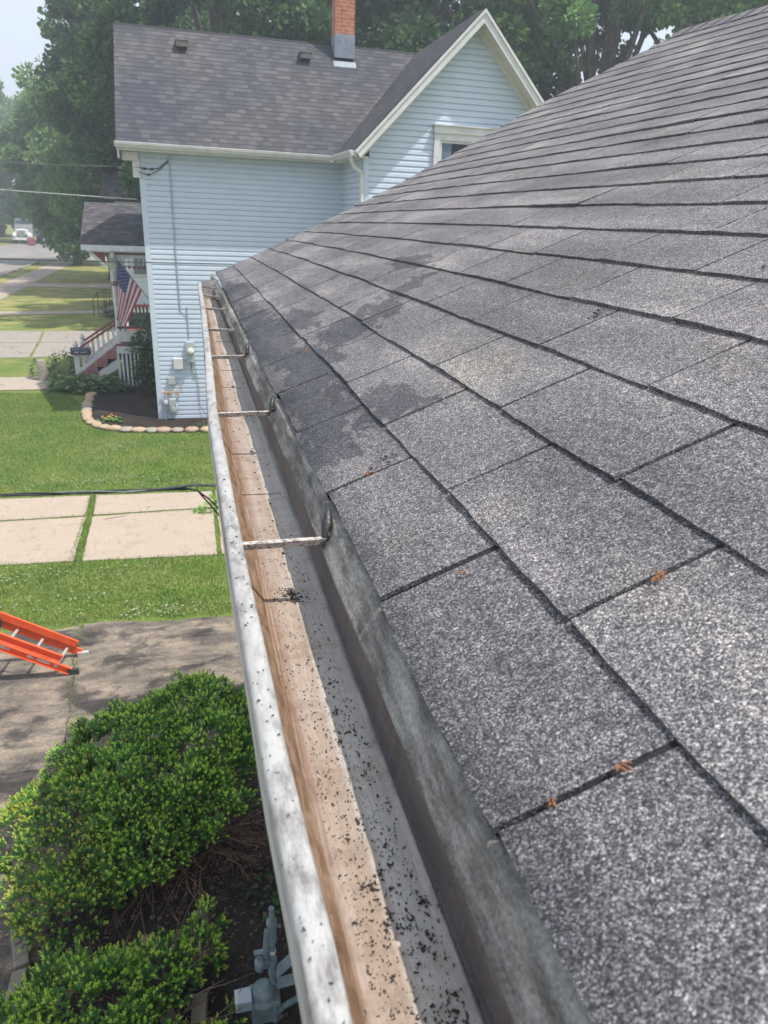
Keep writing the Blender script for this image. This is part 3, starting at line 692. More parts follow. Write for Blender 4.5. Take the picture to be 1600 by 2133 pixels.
# end cap
mb = MB(); e = bow(GE); zz = curvedrop(GE) * .6
pl = [(x + (e if x < .13 else 0), 5.2 + z + zz) for x, z in [(.030, -.382), (.030, -.44), (.066, -.487), (.165, -.487), (.170, -.372)]]
mb.prism([(x, GE, z) for x, z in pl], (0, .004, 0)); kid(mb, 'end_cap', M['lip'], gutter)
# internal seams where sections lap
mb = MB()
for y_ in (1.26, 2.42, 3.02):
    bx = bow(y_); zz = curvedrop(y_) * .6
    mb.prism([(.079 + bx, y_, 4.717 + zz), (.148 + bx * .5, y_, 4.7165 + zz), (.148 + bx * .5, y_ + .012, 4.7165 + zz), (.079 + bx, y_ + .012, 4.717 + zz)], (0, 0, .0012))
kids(mb, 'seam', M['gutter'], gutter)
# hangers: one is built, the others are copies of it
def hanger_at(y_, skew, big):
    bx = bow(y_); z0 = 4.8145 + curvedrop(y_) * .6
    root = None
    mb = MB(); a = Vector((.046 + bx, y_, z0)); b = Vector((.152, y_ + skew, z0 + .002)); n = 10
    for i in range(n):
        p0 = a.lerp(b, i / n); p1 = a.lerp(b, (i + 1) / n); s0 = .0002 * math.sin(i * 1.3); s1 = .0002 * math.sin((i + 1) * 1.3)
        P = [(p0.x, p0.y - .0014, p0.z - .009 + s0), (p0.x, p0.y + .0014, p0.z - .009 + s0), (p0.x, p0.y + .0045, p0.z + s0), (p0.x, p0.y - .0045, p0.z + s0)]
        Q = [(p1.x, p1.y - .0014, p1.z - .009 + s1), (p1.x, p1.y + .0014, p1.z - .009 + s1), (p1.x, p1.y + .0045, p1.z + s1), (p1.x, p1.y - .0045, p1.z + s1)]
        mb.add(P + Q, [(0, 1, 5, 4), (1, 2, 6, 5), (2, 3, 7, 6), (3, 0, 4, 7)] + ([(3, 2, 1, 0)] if i == 0 else []) + ([(4, 5, 6, 7)] if i == n - 1 else []))
    # tail turned up against the drip edge
    mb.add([(b.x - .001, b.y - .004, b.z - .009), (b.x - .001, b.y + .004, b.z - .009), (b.x + .004, b.y + .003, b.z + .008), (b.x + .004, b.y - .003, b.z + .008)], [(0, 1, 2, 3)])
    mb.add([(b.x + .002, b.y - .004, b.z - .009), (b.x + .002, b.y + .004, b.z - .009), (b.x + .007, b.y + .003, b.z + .008), (b.x + .007, b.y - .003, b.z + .008)], [(0, 3, 2, 1)])
    h = kid(mb, 'hanger', M['galv'], gutter)
    return h, b
HY = [(.835, -.003), (1.485, 0), (2.14, 0), (2.69, -.03), (3.33, -.05), (3.90, -.09), (4.42, -.12)]
for i, (y_, sk) in enumerate(HY):
    h, b = hanger_at(y_, sk, i == 0)
for (y_, sz) in ((.835, 1.0), (1.485, .8), (2.14, .85)):
    mb = MB(); r_ = random.Random(int(y_ * 100)); pts = [(.150, y_ - .006, 4.803), (.1565, y_ - .001, 4.814), (.1600, y_ + .006, 4.826), (.1625, y_ + .015, 4.836), (.1640, y_ + .022, 4.843)]
    pts = [(p[0] + (0), y_ + (p[1] - y_) * sz, 4.803 + (p[2] - 4.803) * (.6 + .4 * sz)) for p in pts]
    pts = [(p[0] - .0045, p[1], p[2] + .001) for p in pts]; mb.tube(pts, [.003 * sz, .0048 * sz, .0074 * sz, .0062 * sz, .003 * sz], 9); mb.blob((.157, y_ + .002, 4.816), (.005, .006, .005), 7, 5, .3, 0, 3)
    o = kid(mb, 'roof_cement_blob', M['blackbit'], own)

# debris lying in the gutter: far too many flecks to count -> stuff
def gutter_debris():
    mb = MB(); r = random.Random(21)
    def fleck(x, y, z, sz, mi=0):
        n = r.choice((3, 4, 6, 8)); a0 = r.uniform(0, 6.28); el = r.uniform(.22, .8); rot = r.uniform(0, 3.14); P = []
        for k in range(n):
            t = a0 + 6.283 * k / n; rad = sz * (r.uniform(.9, 1.5) if k % 2 == 0 else r.uniform(.25, .7)); px, py = rad * math.cos(t), rad * el * math.sin(t)
            P.append((x + px * math.cos(rot) - py * math.sin(rot), y + px * math.sin(rot) + py * math.cos(rot), z))
        mb.prism(P, (0, 0, r.uniform(.0006, .0016)), mi)
    def floor(x, y): return 5.2 - .4842 + curvedrop(y) * .6 + .0003
    for _ in range(2000):
        y = .12 + abs(r.gauss(0, .32)) if r.random() < .72 else r.uniform(.15, 1.1)
        if y > 1.3: continue
        u = r.random(); x = .084 + .062 * u + bow(y); sz = .0004 + .0011 * r.random() ** 3
        if r.random() < .05: sz *= 1.8
        fleck(x, y, floor(x, y), sz)
    for _ in range(80):        # larger torn bits: clusters of several flecks
        y = .17 + abs(r.gauss(0, .15)); x = .088 + .058 * r.random() + bow(y)
        for k in range(r.randint(3, 7)): fleck(x + r.gauss(0, .0017), y + r.gauss(0, .0028), floor(x, y) + .0004 * k * .3, r.uniform(.0010, .0021))
    for _ in range(90):        # small heap just past the first hanger's shadow
        x, y = .100 + r.gauss(.014, .010) + bow(.87), .868 + r.gauss(0, .010); fleck(x, y, floor(x, y), r.uniform(.0008, .0021))
    for (x, y, s_) in ((.121, 1.0, .006), (.128, .575, .004), (.140, .30, .004), (.142, .36, .0045), (.128, .66, .003), (.092, .74, .003)): fleck(x + bow(y), y, floor(x, y), s_)
    for _ in range(260):
        y = r.uniform(.9, 4.3); x = .084 + .062 * r.random() + bow(y); fleck(x, y, floor(x, y), r.uniform(.0008, .0028))
    for _ in range(70):        # on the lip
        y = .15 + abs(r.gauss(0, .5)); x = .033 + .014 * r.random() + bow(y); fleck(x, y, 5.2 - .3807 + curvedrop(y) * .6, r.uniform(.0004, .0016))
    return tag(mb.build('gutter_debris', M['debris']), kind='stuff')
gutter_debris()

# bits lying on the shingles
def needle_cluster(s_, y_, sz, label, n=9, sd=0, mi='leafdead'):
    r = random.Random(sd); mb = MB(); c = Vector(surf(s_, y_, .0065)); nrm = Vector((-sa, 0, ca))
    for k in range(n):
        a = r.uniform(0, 6.28); L = sz * r.uniform(.4, 1); d = Vector((math.cos(a) * ca, math.sin(a), math.cos(a) * sa)) * L
        p = c + Vector((r.gauss(0, sz * .3) * ca, r.gauss(0, sz * .3), 0)) ; p.z = c.z + (p.x - c.x) * sa / ca
        m_ = p + d * .5 + nrm * r.uniform(.001, .004); mb.tube([p, m_, p + d + nrm * .0005], [.0006, .0008, .0004], 5)
        if r.random() < .7:
            q_ = p + d * .6; t = d.cross(nrm).normalized() * sz * .18; mb.add([q_ - d * .25, q_ + t + nrm * .002, q_ + d * .3, q_ - t + nrm * .001], [(0, 1, 2, 3)])
    o = mb.build('dry_needle_sprig', mat('dry_needles_orange', (.20, .085, .045), (.36, .18, .10), 60, .8), None, origin=tuple(c)); return tag(o, label, 'plant debris')
needle_cluster(.212, .449, .0065, 'orange brown dry sprig in the second course slot, right of the roof middle', 26, 1)
needle_cluster(.091, .307, .0048, 'curled orange dry sprig at the lower slot nearest the camera', 10, 2)
needle_cluster(.040, .307, .004, 'tiny reddish dry bit low in the nearest eave slot', 5, 3)
needle_cluster(.063, .908, .008, 'small orange dry sprig in the eave slot above the black cement blob', 8, 4)
needle_cluster(.112, 1.772, .010, 'small pinkish dry sprig on the far wet stained first course', 6, 5)
needle_cluster(.085, .585, .005, 'tiny orange crumb above the second eave slot from the camera', 4, 6)
def dark_clump(s_, y_, sz, n, label, sd, spread=1.0):
    r = random.Random(sd); mb = MB(); c = Vector(surf(s_, y_, .006))
    for k in range(n):
        ds, dy = r.gauss(0, sz * spread), r.gauss(0, sz * spread); p = surf(s_ + ds, y_ + dy, .006); q_ = sz * r.uniform(.25, .5)
        mb.blob(p, (q_, q_, q_ * .5), 6, 4, .35, 0, k)
    return tag(mb.build('dark_debris_clump', M['debris'], None, origin=tuple(c)), label, 'debris')
dark_clump(.528, 1.091, .008, 9, 'dark twiggy debris clump stuck in a slot of the fourth course', 1)
dark_clump(.732, .957, .005, 4, 'round black speck near the right edge of the roof', 2, .5)
dark_clump(.090, .925, .007, 8, 'scatter of black flecks above the eave slot left of the orange sprig', 3, 1.6)

# ---------------------------------------------------------------- BLUE HOUSE
blue = thing('blue_house', 'pale blue two storey clapboard house with grey brown shingle roof and cross gable', 'house', (1.5, 21, 0))
Y0, XL, XI, GY = 19.4, -.93, 3.89, 17.05
EXS = .1176
def siding(mb, o, u, n, z0, z1, lo, hi, e=EXS):
    """clapboard rows; lo(z)/hi(z) give extents along u"""
    u = Vector(u); n = Vector(n); o = Vector(o); z = z0
    while z < z1 - .01:
        zt = min(z + e, z1); a0, b0, a1, b1 = lo(z), hi(z), lo(zt), hi(zt)
        if b0 - a0 < .02: break
        zm = z + (zt - z) * .55
        am, bm = lo(zm), hi(zm)
        rows = [(z, a0, b0, .002), (z, a0, b0, .030), (zm, am, bm, .026), (zt, a1, b1, .002)]
        V = []
        for zz, a, b, d in rows: V += [o + u * a + n * d + Vector((0, 0, zz)), o + u * b + n * d + Vector((0, 0, zz))]
        mb.add(V, [(2 * i, 2 * i + 1, 2 * i + 3, 2 * i + 2) for i in range(3)])
        z = zt
mb = MB(); siding(mb, (0, Y0, 0), (1, 0, 0), (0, -1, 0), 0.02, 6.36, lambda z: XL + .10, lambda z: XI)
siding(mb, (XI, 0, 0), (0, 1, 0), (-1, 0, 0), 0.02, 6.36, lambda z: GY + .02, lambda z: Y0)
ow = MB(); siding(ow, (.50, 0, 0), (0, -1, 0), (-1, 0, 0), .35, 4.69, lambda z: -4.9, lambda z: -YB, .10); siding(ow, (0, 4.9, 0), (-1, 0, 0), (0, 1, 0), .35, 4.7, lambda z: -6.7, lambda z: -.5, .10); kid(ow, 'wall_siding', M['ownwall'], own)
GZ = lambda x: 9.02 - abs(x - 6.26) * 1.055      # underside of gable roof at x
siding(mb, (0, GY, 0), (1, 0, 0), (0, -1, 0), 0.02, 9.0, lambda z: max(XI + .1, 6.26 - (9.02 - z) / 1.055), lambda z: min(8.63, 6.26 + (9.02 - z) / 1.055))
siding(mb, (XL, 0, 0), (0, -1, 0), (-1, 0, 0), 1.2, 6.36, lambda z: -24.0, lambda z: -Y0 - .1)
mb.prism([(XL, Y0, 0), (XI, Y0, 0), (XI, Y0, 6.38), (XL, Y0, 6.38)], (0, .12, 0)); mb.prism([(XI, GY, 0), (XI, Y0 - .001, 0), (XI, Y0 - .001, 6.38), (XI, GY, 6.38)], (.12, 0, 0))
mb.prism([(XI + .12, GY, 0), (8.63, GY, 0), (8.63, GY, 6.5), (6.26, GY, 9.0), (XI + .12, GY, 6.5)], (0, .12, 0)); mb.prism([(XL, Y0 + .12, 0), (XL, 24, 0), (XL, 24, 6.38), (XL, Y0 + .12, 6.38)], (.12, 0, 0))
mb.prism([(8.51, GY + .12, 0), (8.63, GY + .12, 0), (8.63, 24, 0), (8.51, 24, 0)], (0, 0, 6.38)); mb.prism([(XL + .12, 23.88, 0), (8.51, 23.88, 0), (8.51, 24, 0), (XL + .12, 24, 0)], (0, 0, 6.38))
mb.add([(XL + .06, Y0 + .1, 6.3), (XL + .06, 24, 6.3), (XL + .06, 21.55, 9.0)], [(0, 2, 1)])
kid(mb, 'wall', M['siding'], blue)
mb = MB()
mb.box((XL + .045, Y0 - .013, 3.18), (.13, .03, 6.34)); mb.box((XL - .013, Y0 + .05, 3.18), (.025, .13, 6.34)); mb.box((XI + .04, GY - .013, 3.18), (.12, .03, 6.34)); mb.box((XI - .011, GY + .05, 3.18), (.025, .12, 6.34)); mb.box((XI - .035, Y0 - .035, 3.18), (.03, .03, 6.34))
kids(mb, 'corner_board', M['bluetrim'], blue)
def slope(mb, poly, ridge_dir, nrm, th=.10, uv0=(0, 0)):
    """poly = top surface (counter clockwise from above); uv along ridge_dir and up the slope"""
    P = [Vector(p) for p in poly]; n = Vector(nrm).normalized(); rd = Vector(ridge_dir); up = n.cross(rd)
    Q = [p - n * th for p in P]; m_ = len(P); uvt = [(p.dot(rd) + uv0[0], p.dot(up) + uv0[1]) for p in P]
    mb.add(P, [tuple(range(m_))], 0, [uvt]); mb.add(Q, [tuple(range(m_))[::-1]], 1)
    for i in range(m_):
        j = (i + 1) % m_; mb.add([P[i], P[j], Q[j], Q[i]], [(0, 3, 2, 1)], 0)
ZR, ZE = 9.26, 6.50
mb = MB(); n1 = (0, -(ZR - ZE), 2.65)
slope(mb, [(-1.37, 18.9, ZE), (3.60, 18.9, ZE), (6.26, 21.55, ZR), (-1.37, 21.55, ZR)], (1, 0, 0), n1)
slope(mb, [(-1.37, 21.55, ZR), (6.26, 21.55, ZR), (3.60, 24.2, ZE), (-1.37, 24.2, ZE)], (1, 0, 0), (0, (ZR - ZE), 2.65))
kid(mb, 'main_roof', [M['roofblue'], M['white']], blue)
mb = MB()
slope(mb, [(3.60, 16.62, ZE), (6.26, 16.62, ZR), (6.26, 21.55, ZR), (3.60, 18.9, ZE)][::1], (0, 1, 0), (-(ZR - ZE), 0, 2.66), .06)
slope(mb, [(6.26, 16.62, ZR), (8.92, 16.62, ZE), (8.92, 24.6, ZE), (6.26, 24.6, ZR)], (0, 1, 0), ((ZR - ZE), 0, 2.66), .06)
slope(mb, [(6.26, 21.55, ZR), (6.26, 24.6, ZR), (3.60, 24.6, ZE), (3.60, 24.2, ZE)][::-1], (0, 1, 0), (-(ZR - ZE), 0, 2.66), .06)
kid(mb, 'gable_roof', [M['roofblue'], M['white']], blue)
# rake trim and soffit of the cross gable
mb = MB()
for sg in (-1, 1):
    a = Vector((6.26, 16.64, ZR - .03)); b = Vector((6.26 + sg * 2.68, 16.64, ZE - .05)); d = (b - a).normalized(); dn = Vector((-d.z * sg, 0, d.x * sg)); dn = dn if dn.z < 0 else -dn
    P = [a, b, b + dn * .17, a + Vector((0, 0, -.17 / abs(math.cos(math.atan2(ZR - ZE, 2.66)))))]
    mb.prism([(p.x, 16.60, p.z) for p in (P if sg > 0 else P[::-1])], (0, .03, 0))
    P2 = [a + Vector((0, 0, .0)), b, b + dn * .05, a + Vector((0, 0, -.07))]
    mb.prism([(p.x, 16.575, p.z) for p in (P2 if sg > 0 else P2[::-1])], (0, .024, 0))
    # second moulding at the wall
    P3 = [(6.26, GY - .05, 9.04), (6.26 + sg * 2.45, GY - .05, 9.04 - 2.45 * 1.055), (6.26 + sg * 2.45, GY - .05, 9.04 - 2.45 * 1.055 - .13), (6.26, GY - .05, 8.91)]
    mb.prism(P3 if sg > 0 else P3[::-1], (0, .03, 0))
kids(mb, 'rake_board', M['white'], blue)
mb = MB()
for sg in (-1, 1):
    P = [(6.26, 16.63, ZR - .235), (6.26 + sg * 2.6, 16.63, ZR - .235 - 2.6 * 1.0376), (6.26 + sg * 2.6, GY, ZR - .235 - 2.6 * 1.0376), (6.26, GY, ZR - .235)]
    mb.add(P, [(0, 1, 2, 3)]); mb.add([(x, y, z + .02) for x, y, z in P], [(3, 2, 1, 0)])
kid(mb, 'rake_soffit', mat('cream_soffit', (.62, .59, .53), (.56, .53, .48), 5, .6), blue)
mb = MB(); mb.prism([(-1.36, 18.93, 6.34), (3.6, 18.93, 6.34), (3.6, Y0, 6.34), (-1.36, Y0, 6.34)], (0, 0, .02)); mb.box((1.1, 18.95, 6.41), (4.95, .03, .14)); mb.box((3.62, 17.75, 6.41), (.03, 2.2, .14))
mb.prism([(3.62, 16.66, 6.34), (XI, 16.66, 6.34), (XI, Y0, 6.34), (3.62, Y0, 6.34)], (0, 0, .018)); mb.box((-1.345, 19.16, 6.33), (.03, .5, .30))
mb.box((-1.12, 19.30, 6.24), (.34, .16, .18)); mb.box((-1.0, 19.36, 5.98), (.16, .12, .36))
kid(mb, 'eave_soffit', M['white'], blue)
# house gutters
def kgut(a, b, side, parent):
    a = Vector(a); b = Vector(b); s_ = Vector(side); prof = [(0, .0), (0, -.11), (.07, -.11), (.10, -.06), (.115, -.05), (.125, .0), (.118, .006), (.105, .006), (.105, -.01)]
    mb = MB(); V = [a + s_ * x + Vector((0, 0, z)) for x, z in prof] + [b + s_ * x + Vector((0, 0, z)) for x, z in prof]; n = len(prof)
    mb.add(V, [(k, k + 1, n + k + 1, n + k) for k in range(n - 1)]); mb.add(V[:n - 2], [tuple(range(n - 2))]); mb.add(V[n:2 * n - 2], [tuple(range(n - 2))[::-1]])
    return kid(mb, 'gutter', M['white'], parent)
kgut((-1.40, 18.93, 6.50), (3.49, 18.93, 6.48), (0, -1, 0), blue)
kgut((3.605, 18.80, 6.48), (3.605, 16.70, 6.47), (-1, 0, 0), blue)
mb = MB(); mb.tube([(3.55, 16.83, 6.40), (3.56, 16.84, 6.27), (3.64, 16.90, 6.15), (3.80, 16.98, 6.07), (3.83, 16.99, 5.95), (3.83, 16.99, 3.0), (3.83, 16.99, .25)], .042, 10); kid(mb, 'downspout', M['white'], blue)
# chimney
ch = kid(MB().box((4.22, 21.35, 10.9), (.50, .50, 3.7)), 'chimney', M['brick'], blue)
mb = MB(); zf = lambda y: ZE + (y - 18.9) * (ZR - ZE) / 2.65
mb.box((4.22, 21.35, 9.16), (.52, .52, .52)); mb.add([(3.93, 20.98, zf(20.98) + .012), (4.51, 20.98, zf(20.98) + .012), (4.51, 21.12, zf(21.12) + .02), (3.93, 21.12, zf(21.12) + .02)], [(0, 1, 2, 3)])
kid(mb, 'flashing', M['lead'], ch)
for (x, y) in ((.19, 21.05), (3.20, 21.05)):
    mb = MB(); z = zf(y); mb.box((x, y, z + .10), (.27, .30, .13)); mb.box((x, y + .02, z + .175), (.31, .36, .03)); mb.box((x, y + .1, z + .05), (.34, .4, .02), Matrix.Rotation(math.atan2(ZR - ZE, 2.65), 3, 'X')); kid(mb, 'roof_vent', M['ventbrown'], blue, .01)
# window
mb = MB(); wx0, wx1, wz1, wz0 = 5.44, 7.55, 7.08, 5.60
for (a, b, c, d) in ((wx0, wx0 + .14, wz0, wz1 - .14), (wx1 - .14, wx1, wz0, wz1 - .14), (6.40, 6.56, wz0, wz1 - .28), (wx0, wx1, wz0 - .12, wz0), (wx0 + .14, wx1 - .14, wz1 - .28, wz1 - .14)):
    mb.box(((a + b) / 2, GY - .062, (c + d) / 2), (b - a, .07, d - c))
win = kid(mb, 'window', M['white'], blue)
mb = MB(); mb.box(((wx0 + wx1) / 2, GY - .085, wz1 - .07), (wx1 - wx0 + .04, .10, .14)); mb.box(((wx0 + wx1) / 2, GY - .10, wz1 + .012), (wx1 - wx0 + .08, .14, .024)); kid(mb, 'header', M['white'], win)
mb = MB()
for (a, b) in ((wx0 + .14, 6.40), (6.56, wx1 - .14)):
    for (c, d, e_, f_) in ((a, a + .05, wz0, wz1 - .28), (b - .05, b, wz0, wz1 - .28), (a + .05, b - .05, wz1 - .33, wz1 - .28), (a + .05, b - .05, wz0, wz0 + .05)): mb.box(((c + d) / 2, GY - .050, (e_ + f_) / 2), (d - c, .03, f_ - e_))
kid(mb, 'sash', M['white'], win)
mb = MB(); mb.box((6.0, GY - .036, 6.2), (.8, .012, 1.2)); mb.box((7.0, GY - .036, 6.2), (.85, .012, 1.2)); kid(mb, 'pane', M['glass'], win)
mb = MB(); mb.box((5.75, GY - .042, 6.2), (.22, .004, 1.15)); kid(mb, 'curtain', M['curtain'], win)
# utilities on the side wall
mb = MB(); mb.tube([(-.25, 19.36, 6.22), (-.25, 19.36, 4.8), (-.23, 19.36, 3.35), (-.22, 19.36, 2.8)], .018, 6); mb.box((-.25, 19.35, 6.24), (.06, .06, .09)); mb.box((-.25, 19.36, 5.5), (.055, .03, .03))
mb.tube([(-.06, 19.36, 2.9), (-.055, 19.36, 2.1)], .014, 6); mb.tube([(-.22, 19.36, 2.8), (-.10, 19.365, 2.65), (-.06, 19.36, 2.45)], .006, 5)
kid(mb, 'conduit', M['conduit'], blue)
mb = MB(); mb.box((-.045, 19.32, 1.77), (.21, .12, .52)); em = kid(mb, 'electric_meter', M['greybox'], blue, .012)
mb = MB(); mb.lathe((-.03, 19.26, 1.80), [(.085, 0), (.09, .02), (.085, .05), (.075, .10), (.03, .115)], 16, 0, (0, -1, 0)); kid(mb, 'meter_glass', mat('cream_meter_dial', (.66, .66, .56), (.58, .58, .5), 9, .3), em)
kid(MB().box((-.36, 19.31, 1.48), (.23, .12, .28)), 'junction_box', M['palebox'], blue, .012)
kid(MB().box((-.55, 19.32, 1.04), (.18, .10, .20)), 'small_box', M['greybox'], blue, .01)
mb = MB(); mb.tube([(-.80, 19.30, .74), (-.34, 19.30, .74), (-.34, 19.30, .98)], .022, 8); mb.tube([(-.72, 19.30, .74), (-.72, 19.28, .60)], .02, 8); mb.tube([(-.46, 19.30, .74), (-.46, 19.28, .60)], .02, 8); mb.tube([(-.60, 19.3, .78), (-.60, 19.3, .68)], .028, 8)
gm_ = kid(mb, 'gas_pipe', M['rust'], blue)
mb = MB(); mb.lathe((-.56, 19.28, .20), [(.10, 0), (.12, .05), (.12, .22), (.09, .28)], 14); mb.box((-.56, 19.22, .50), (.16, .12, .16)); mb.lathe((-.74, 19.28, .38), [(.04, 0), (.07, .03), (.07, .12), (.04, .16)], 12); mb.tube([(-.74, 19.28, .4), (-.76, 19.28, .02)], .025, 8)
kid(mb, 'gas_meter_body', M['greybox'], blue)
mb = MB()
for p in (((-1.0, 19.30, 6.02), (-.7, 19.33, 6.0), (-.50, 19.35, 6.02), (-.28, 19.36, 6.20)), ((-.95, 19.28, 5.92), (-.74, 19.30, 5.86), (-.5, 19.34, 5.98), (-.28, 19.36, 6.17))): mb.tube(p, .009, 6)
for c in ((-.66, 19.33, 5.99), (-.74, 19.30, 5.87), (-.82, 19.33, 6.0)): mb.blob(c, (.045, .02, .025), 7, 5, .2, 0, 3)
kid(mb, 'service_wire', M['cable'], blue)
mb = MB(); mb.tube([(0.05, 19.35, 1.5), (.10, 19.35, 1.0), (.12, 19.35, .35), (.3, 19.3, .05)], .008, 5); mb.tube([(-.05, 19.35, 1.5), (-.02, 19.35, 1.25), (.04, 19.35, 1.1)], .012, 5); kid(mb, 'cable', M['greycable'], blue)
# porch (attached to the street side)
mb = MB(); PX0, PX1, PE, PR, PZE, PZR = -2.87, XL, 22.95, 25.2, 4.14, 5.24
slope(mb, [(PX0, PE, PZE), (PX1, PE, PZE), (PX1, PR, PZR), (PX0, PR, PZR)], (1, 0, 0), (0, -(PZR - PZE), PR - PE), .05); slope(mb, [(PX0, PR, PZR), (PX1, PR, PZR), (PX1, 27.4, PZE), (PX0, 27.4, PZE)], (1, 0, 0), (0, (PZR - PZE), PR - PE), .05)
kid(mb, 'porch_roof', [M['roofporch'], M['white']], blue)
mb = MB(); mb.box(((PX0 + PX1) / 2 + .02, PE + .03, PZE - .09), (PX1 - PX0, .06, .15)); mb.box(((PX0 + PX1) / 2 + .1, PE + .12, PZE - .16), (PX1 - PX0 - .15, .14, .09))
mb.box((-1.55, PE + .42, PZE - .33), (1.26, .12, .10)); mb.prism([(PX0 + .05, PE + .15, PZE - .12), (PX0 + .60, PE + .15, PZE - .62), (PX0 + .66, PE + .15, PZE - .56), (PX0 + .18, PE + .15, PZE - .12)], (0, .06, 0))
mb.prism([(PX0 + .03, PE + .05, PZE - .03), (PX0 + .03, 27.35, PZE - .03), (PX0 + .03, PR, PZR - .06)], (.05, 0, 0)); mb.box((-2.05, 25.2, PZE - .28), (.10, 4.3, .14)); mb.box((-1.5, 24.0, PZE - .20), (1.1, 2.0, .02))
kid(mb, 'porch_cornice', M['whitewood'], blue)
mb = MB(); mb.box((-1.5, PE + .40, PZE - .245), (1.2, .10, .07)); mb.prism([(PX0 + .22, PE + .16, PZE - .19), (PX0 + .62, PE + .16, PZE - .56), (PX0 + .62, PE + .16, PZE - .19)], (0, .04, 0)); kids(mb, 'porch_trim', M['redpaint'], blue)
mb = MB()
for i in range(7):
    x = -1.90 + i * .135; mb.lathe((x, PE + .42, PZE - .60), [(.012, 0), (.028, .04), (.014, .09), (.03, .14), (.014, .2), (.014, .23)], 8)
spd = kid(mb, 'spandrel', M['whitewood'], blue)
mb = MB()
for i in range(7): mb.blob((-1.90 + i * .135, PE + .42, PZE - .635), (.045, .03, .03), 7, 5, .1, 0, i)
mb.box((-1.5, PE + .42, PZE - .60), (.9, .03, .02)); kid(mb, 'bead', M['redpaint'], spd)
def post(x, y, name='porch_post'):
    mb = MB(); mb.lathe((x, y, 1.28), [(.075, 0), (.075, .52), (.05, .56), (.085, .60), (.05, .64), (.08, .70), (.055, .76), (.06, .8), (.065, 1.6), (.05, 1.7), (.08, 1.76), (.08, 2.55)], 12)
    mb.box((x, y, PZE - .55), (.15, .15, .40)); mb.prism([(x - .02, y - .05, 3.6), (x - .12, y - .05, 3.6), (x - .02, y - .05, 3.25)], (0, .1, 0))
    p = kid(mb, name, M['whitewood'], blue); kid(MB().lathe((x, y, 2.98), [(.085, 0), (.10, .03), (.07, .06), (.10, .09), (.07, .13)], 12), 'collar', M['redpaint'], p); kid(MB().lathe((x, y, 1.98), [(.06, 0), (.085, .02), (.06, .04)], 12), 'collar', M['redpaint'], p); return p
post(-2.12, 23.6); post(-1.97, 23.95); post(-2.12, 26.6)
# floor, rails, lattice, stairs
mb = MB(); mb.box((-1.55, 25.2, 1.24), (1.35, 3.6, .06)); kid(mb, 'porch_floor', M['redpaint'], blue)
mb = MB(); mb.box((-1.55, 23.40, 1.12), (1.30, .05, .22)); mb.box((-1.55, 23.42, 1.52), (1.22, .04, .30))
for i in range(11): mb.box((-2.18 + i * .115, 23.42, .50), (.06, .03, 1.0))
mb.box((-2.2, 25.2, .95), (.04, 3.5, .3)); kid(mb, 'porch_skirt', M['whitewood'], blue)
kid(MB().box((-1.5, 25.2, .55), (1.1, 3.3, 1.08)), 'porch_void', M['dark'], blue)  # near-black block painted as the shade under the porch floor
def rail(y, n=10, z=2.0):
    r_ = kid(MB().box((-1.55, y, z), (1.2, .07, .06)), 'porch_rail', M['redpaint'], blue); mb = MB()
    for i in range(n): mb.lathe((-2.08 + i * .12, y, z - .24), [(.02, 0), (.03, .05), (.016, .1), (.028, .16), (.018, .22)], 7)
    kid(mb, 'baluster', M['whitewood'], r_)
rail(23.45, 9, 1.78); rail(26.9, 10, 2.02)
ST = [(-2.25 - .30 * i, 1.02 - .235 * i) for i in range(4)]
mb = MB()
for x, z in ST: mb.box((x - .15, 24.6, z - .13), (.30, 1.62, .24))
kids(mb, 'stair_tread', M['redstep'], blue)
mb = MB()
for y in (23.82, 25.36):
    mb.prism([(-2.2, y, .80), (-2.2, y, .50), (-3.05, y, 0), (-3.42, y, 0)], (0, .05, 0))
    mb.bar((-2.2, y + .02, 1.32), (-3.36, y + .02, .42), .06, .10)
kids(mb, 'stair_stringer', M['whitewood'], blue)
for y in (23.85, 25.4):
    mb = MB(); mb.bar((-2.16, y, 1.86), (-3.40, y, 1.05), .08, .06); hr = kid(mb, 'stair_handrail', M['redpaint'], blue); mb = MB()
    for i in range(7):
        t = (i + .6) / 7.2; x = -2.2 - 1.15 * t; zt = 1.84 - .81 * t * 1.0; mb.box((x, y, zt - .30), (.06, .03, .56))
    kid(mb, 'baluster', M['whitewood'], hr)
for (x, y) in ((-3.45, 24.0), (-3.42, 25.4), (-3.62, 23.8)):
    if (x, y) == (-3.62, 23.8): continue
    mb = MB(); mb.box((x, y, .52), (.14, .14, 1.04)); mb.lathe((x, y, 1.04), [(.085, 0), (.085, .03), (.05, .05), (.075, .10), (.08, .15), (.05, .22), (.015, .27)], 12); kid(mb, 'newel_post', M['whitewood'], blue)

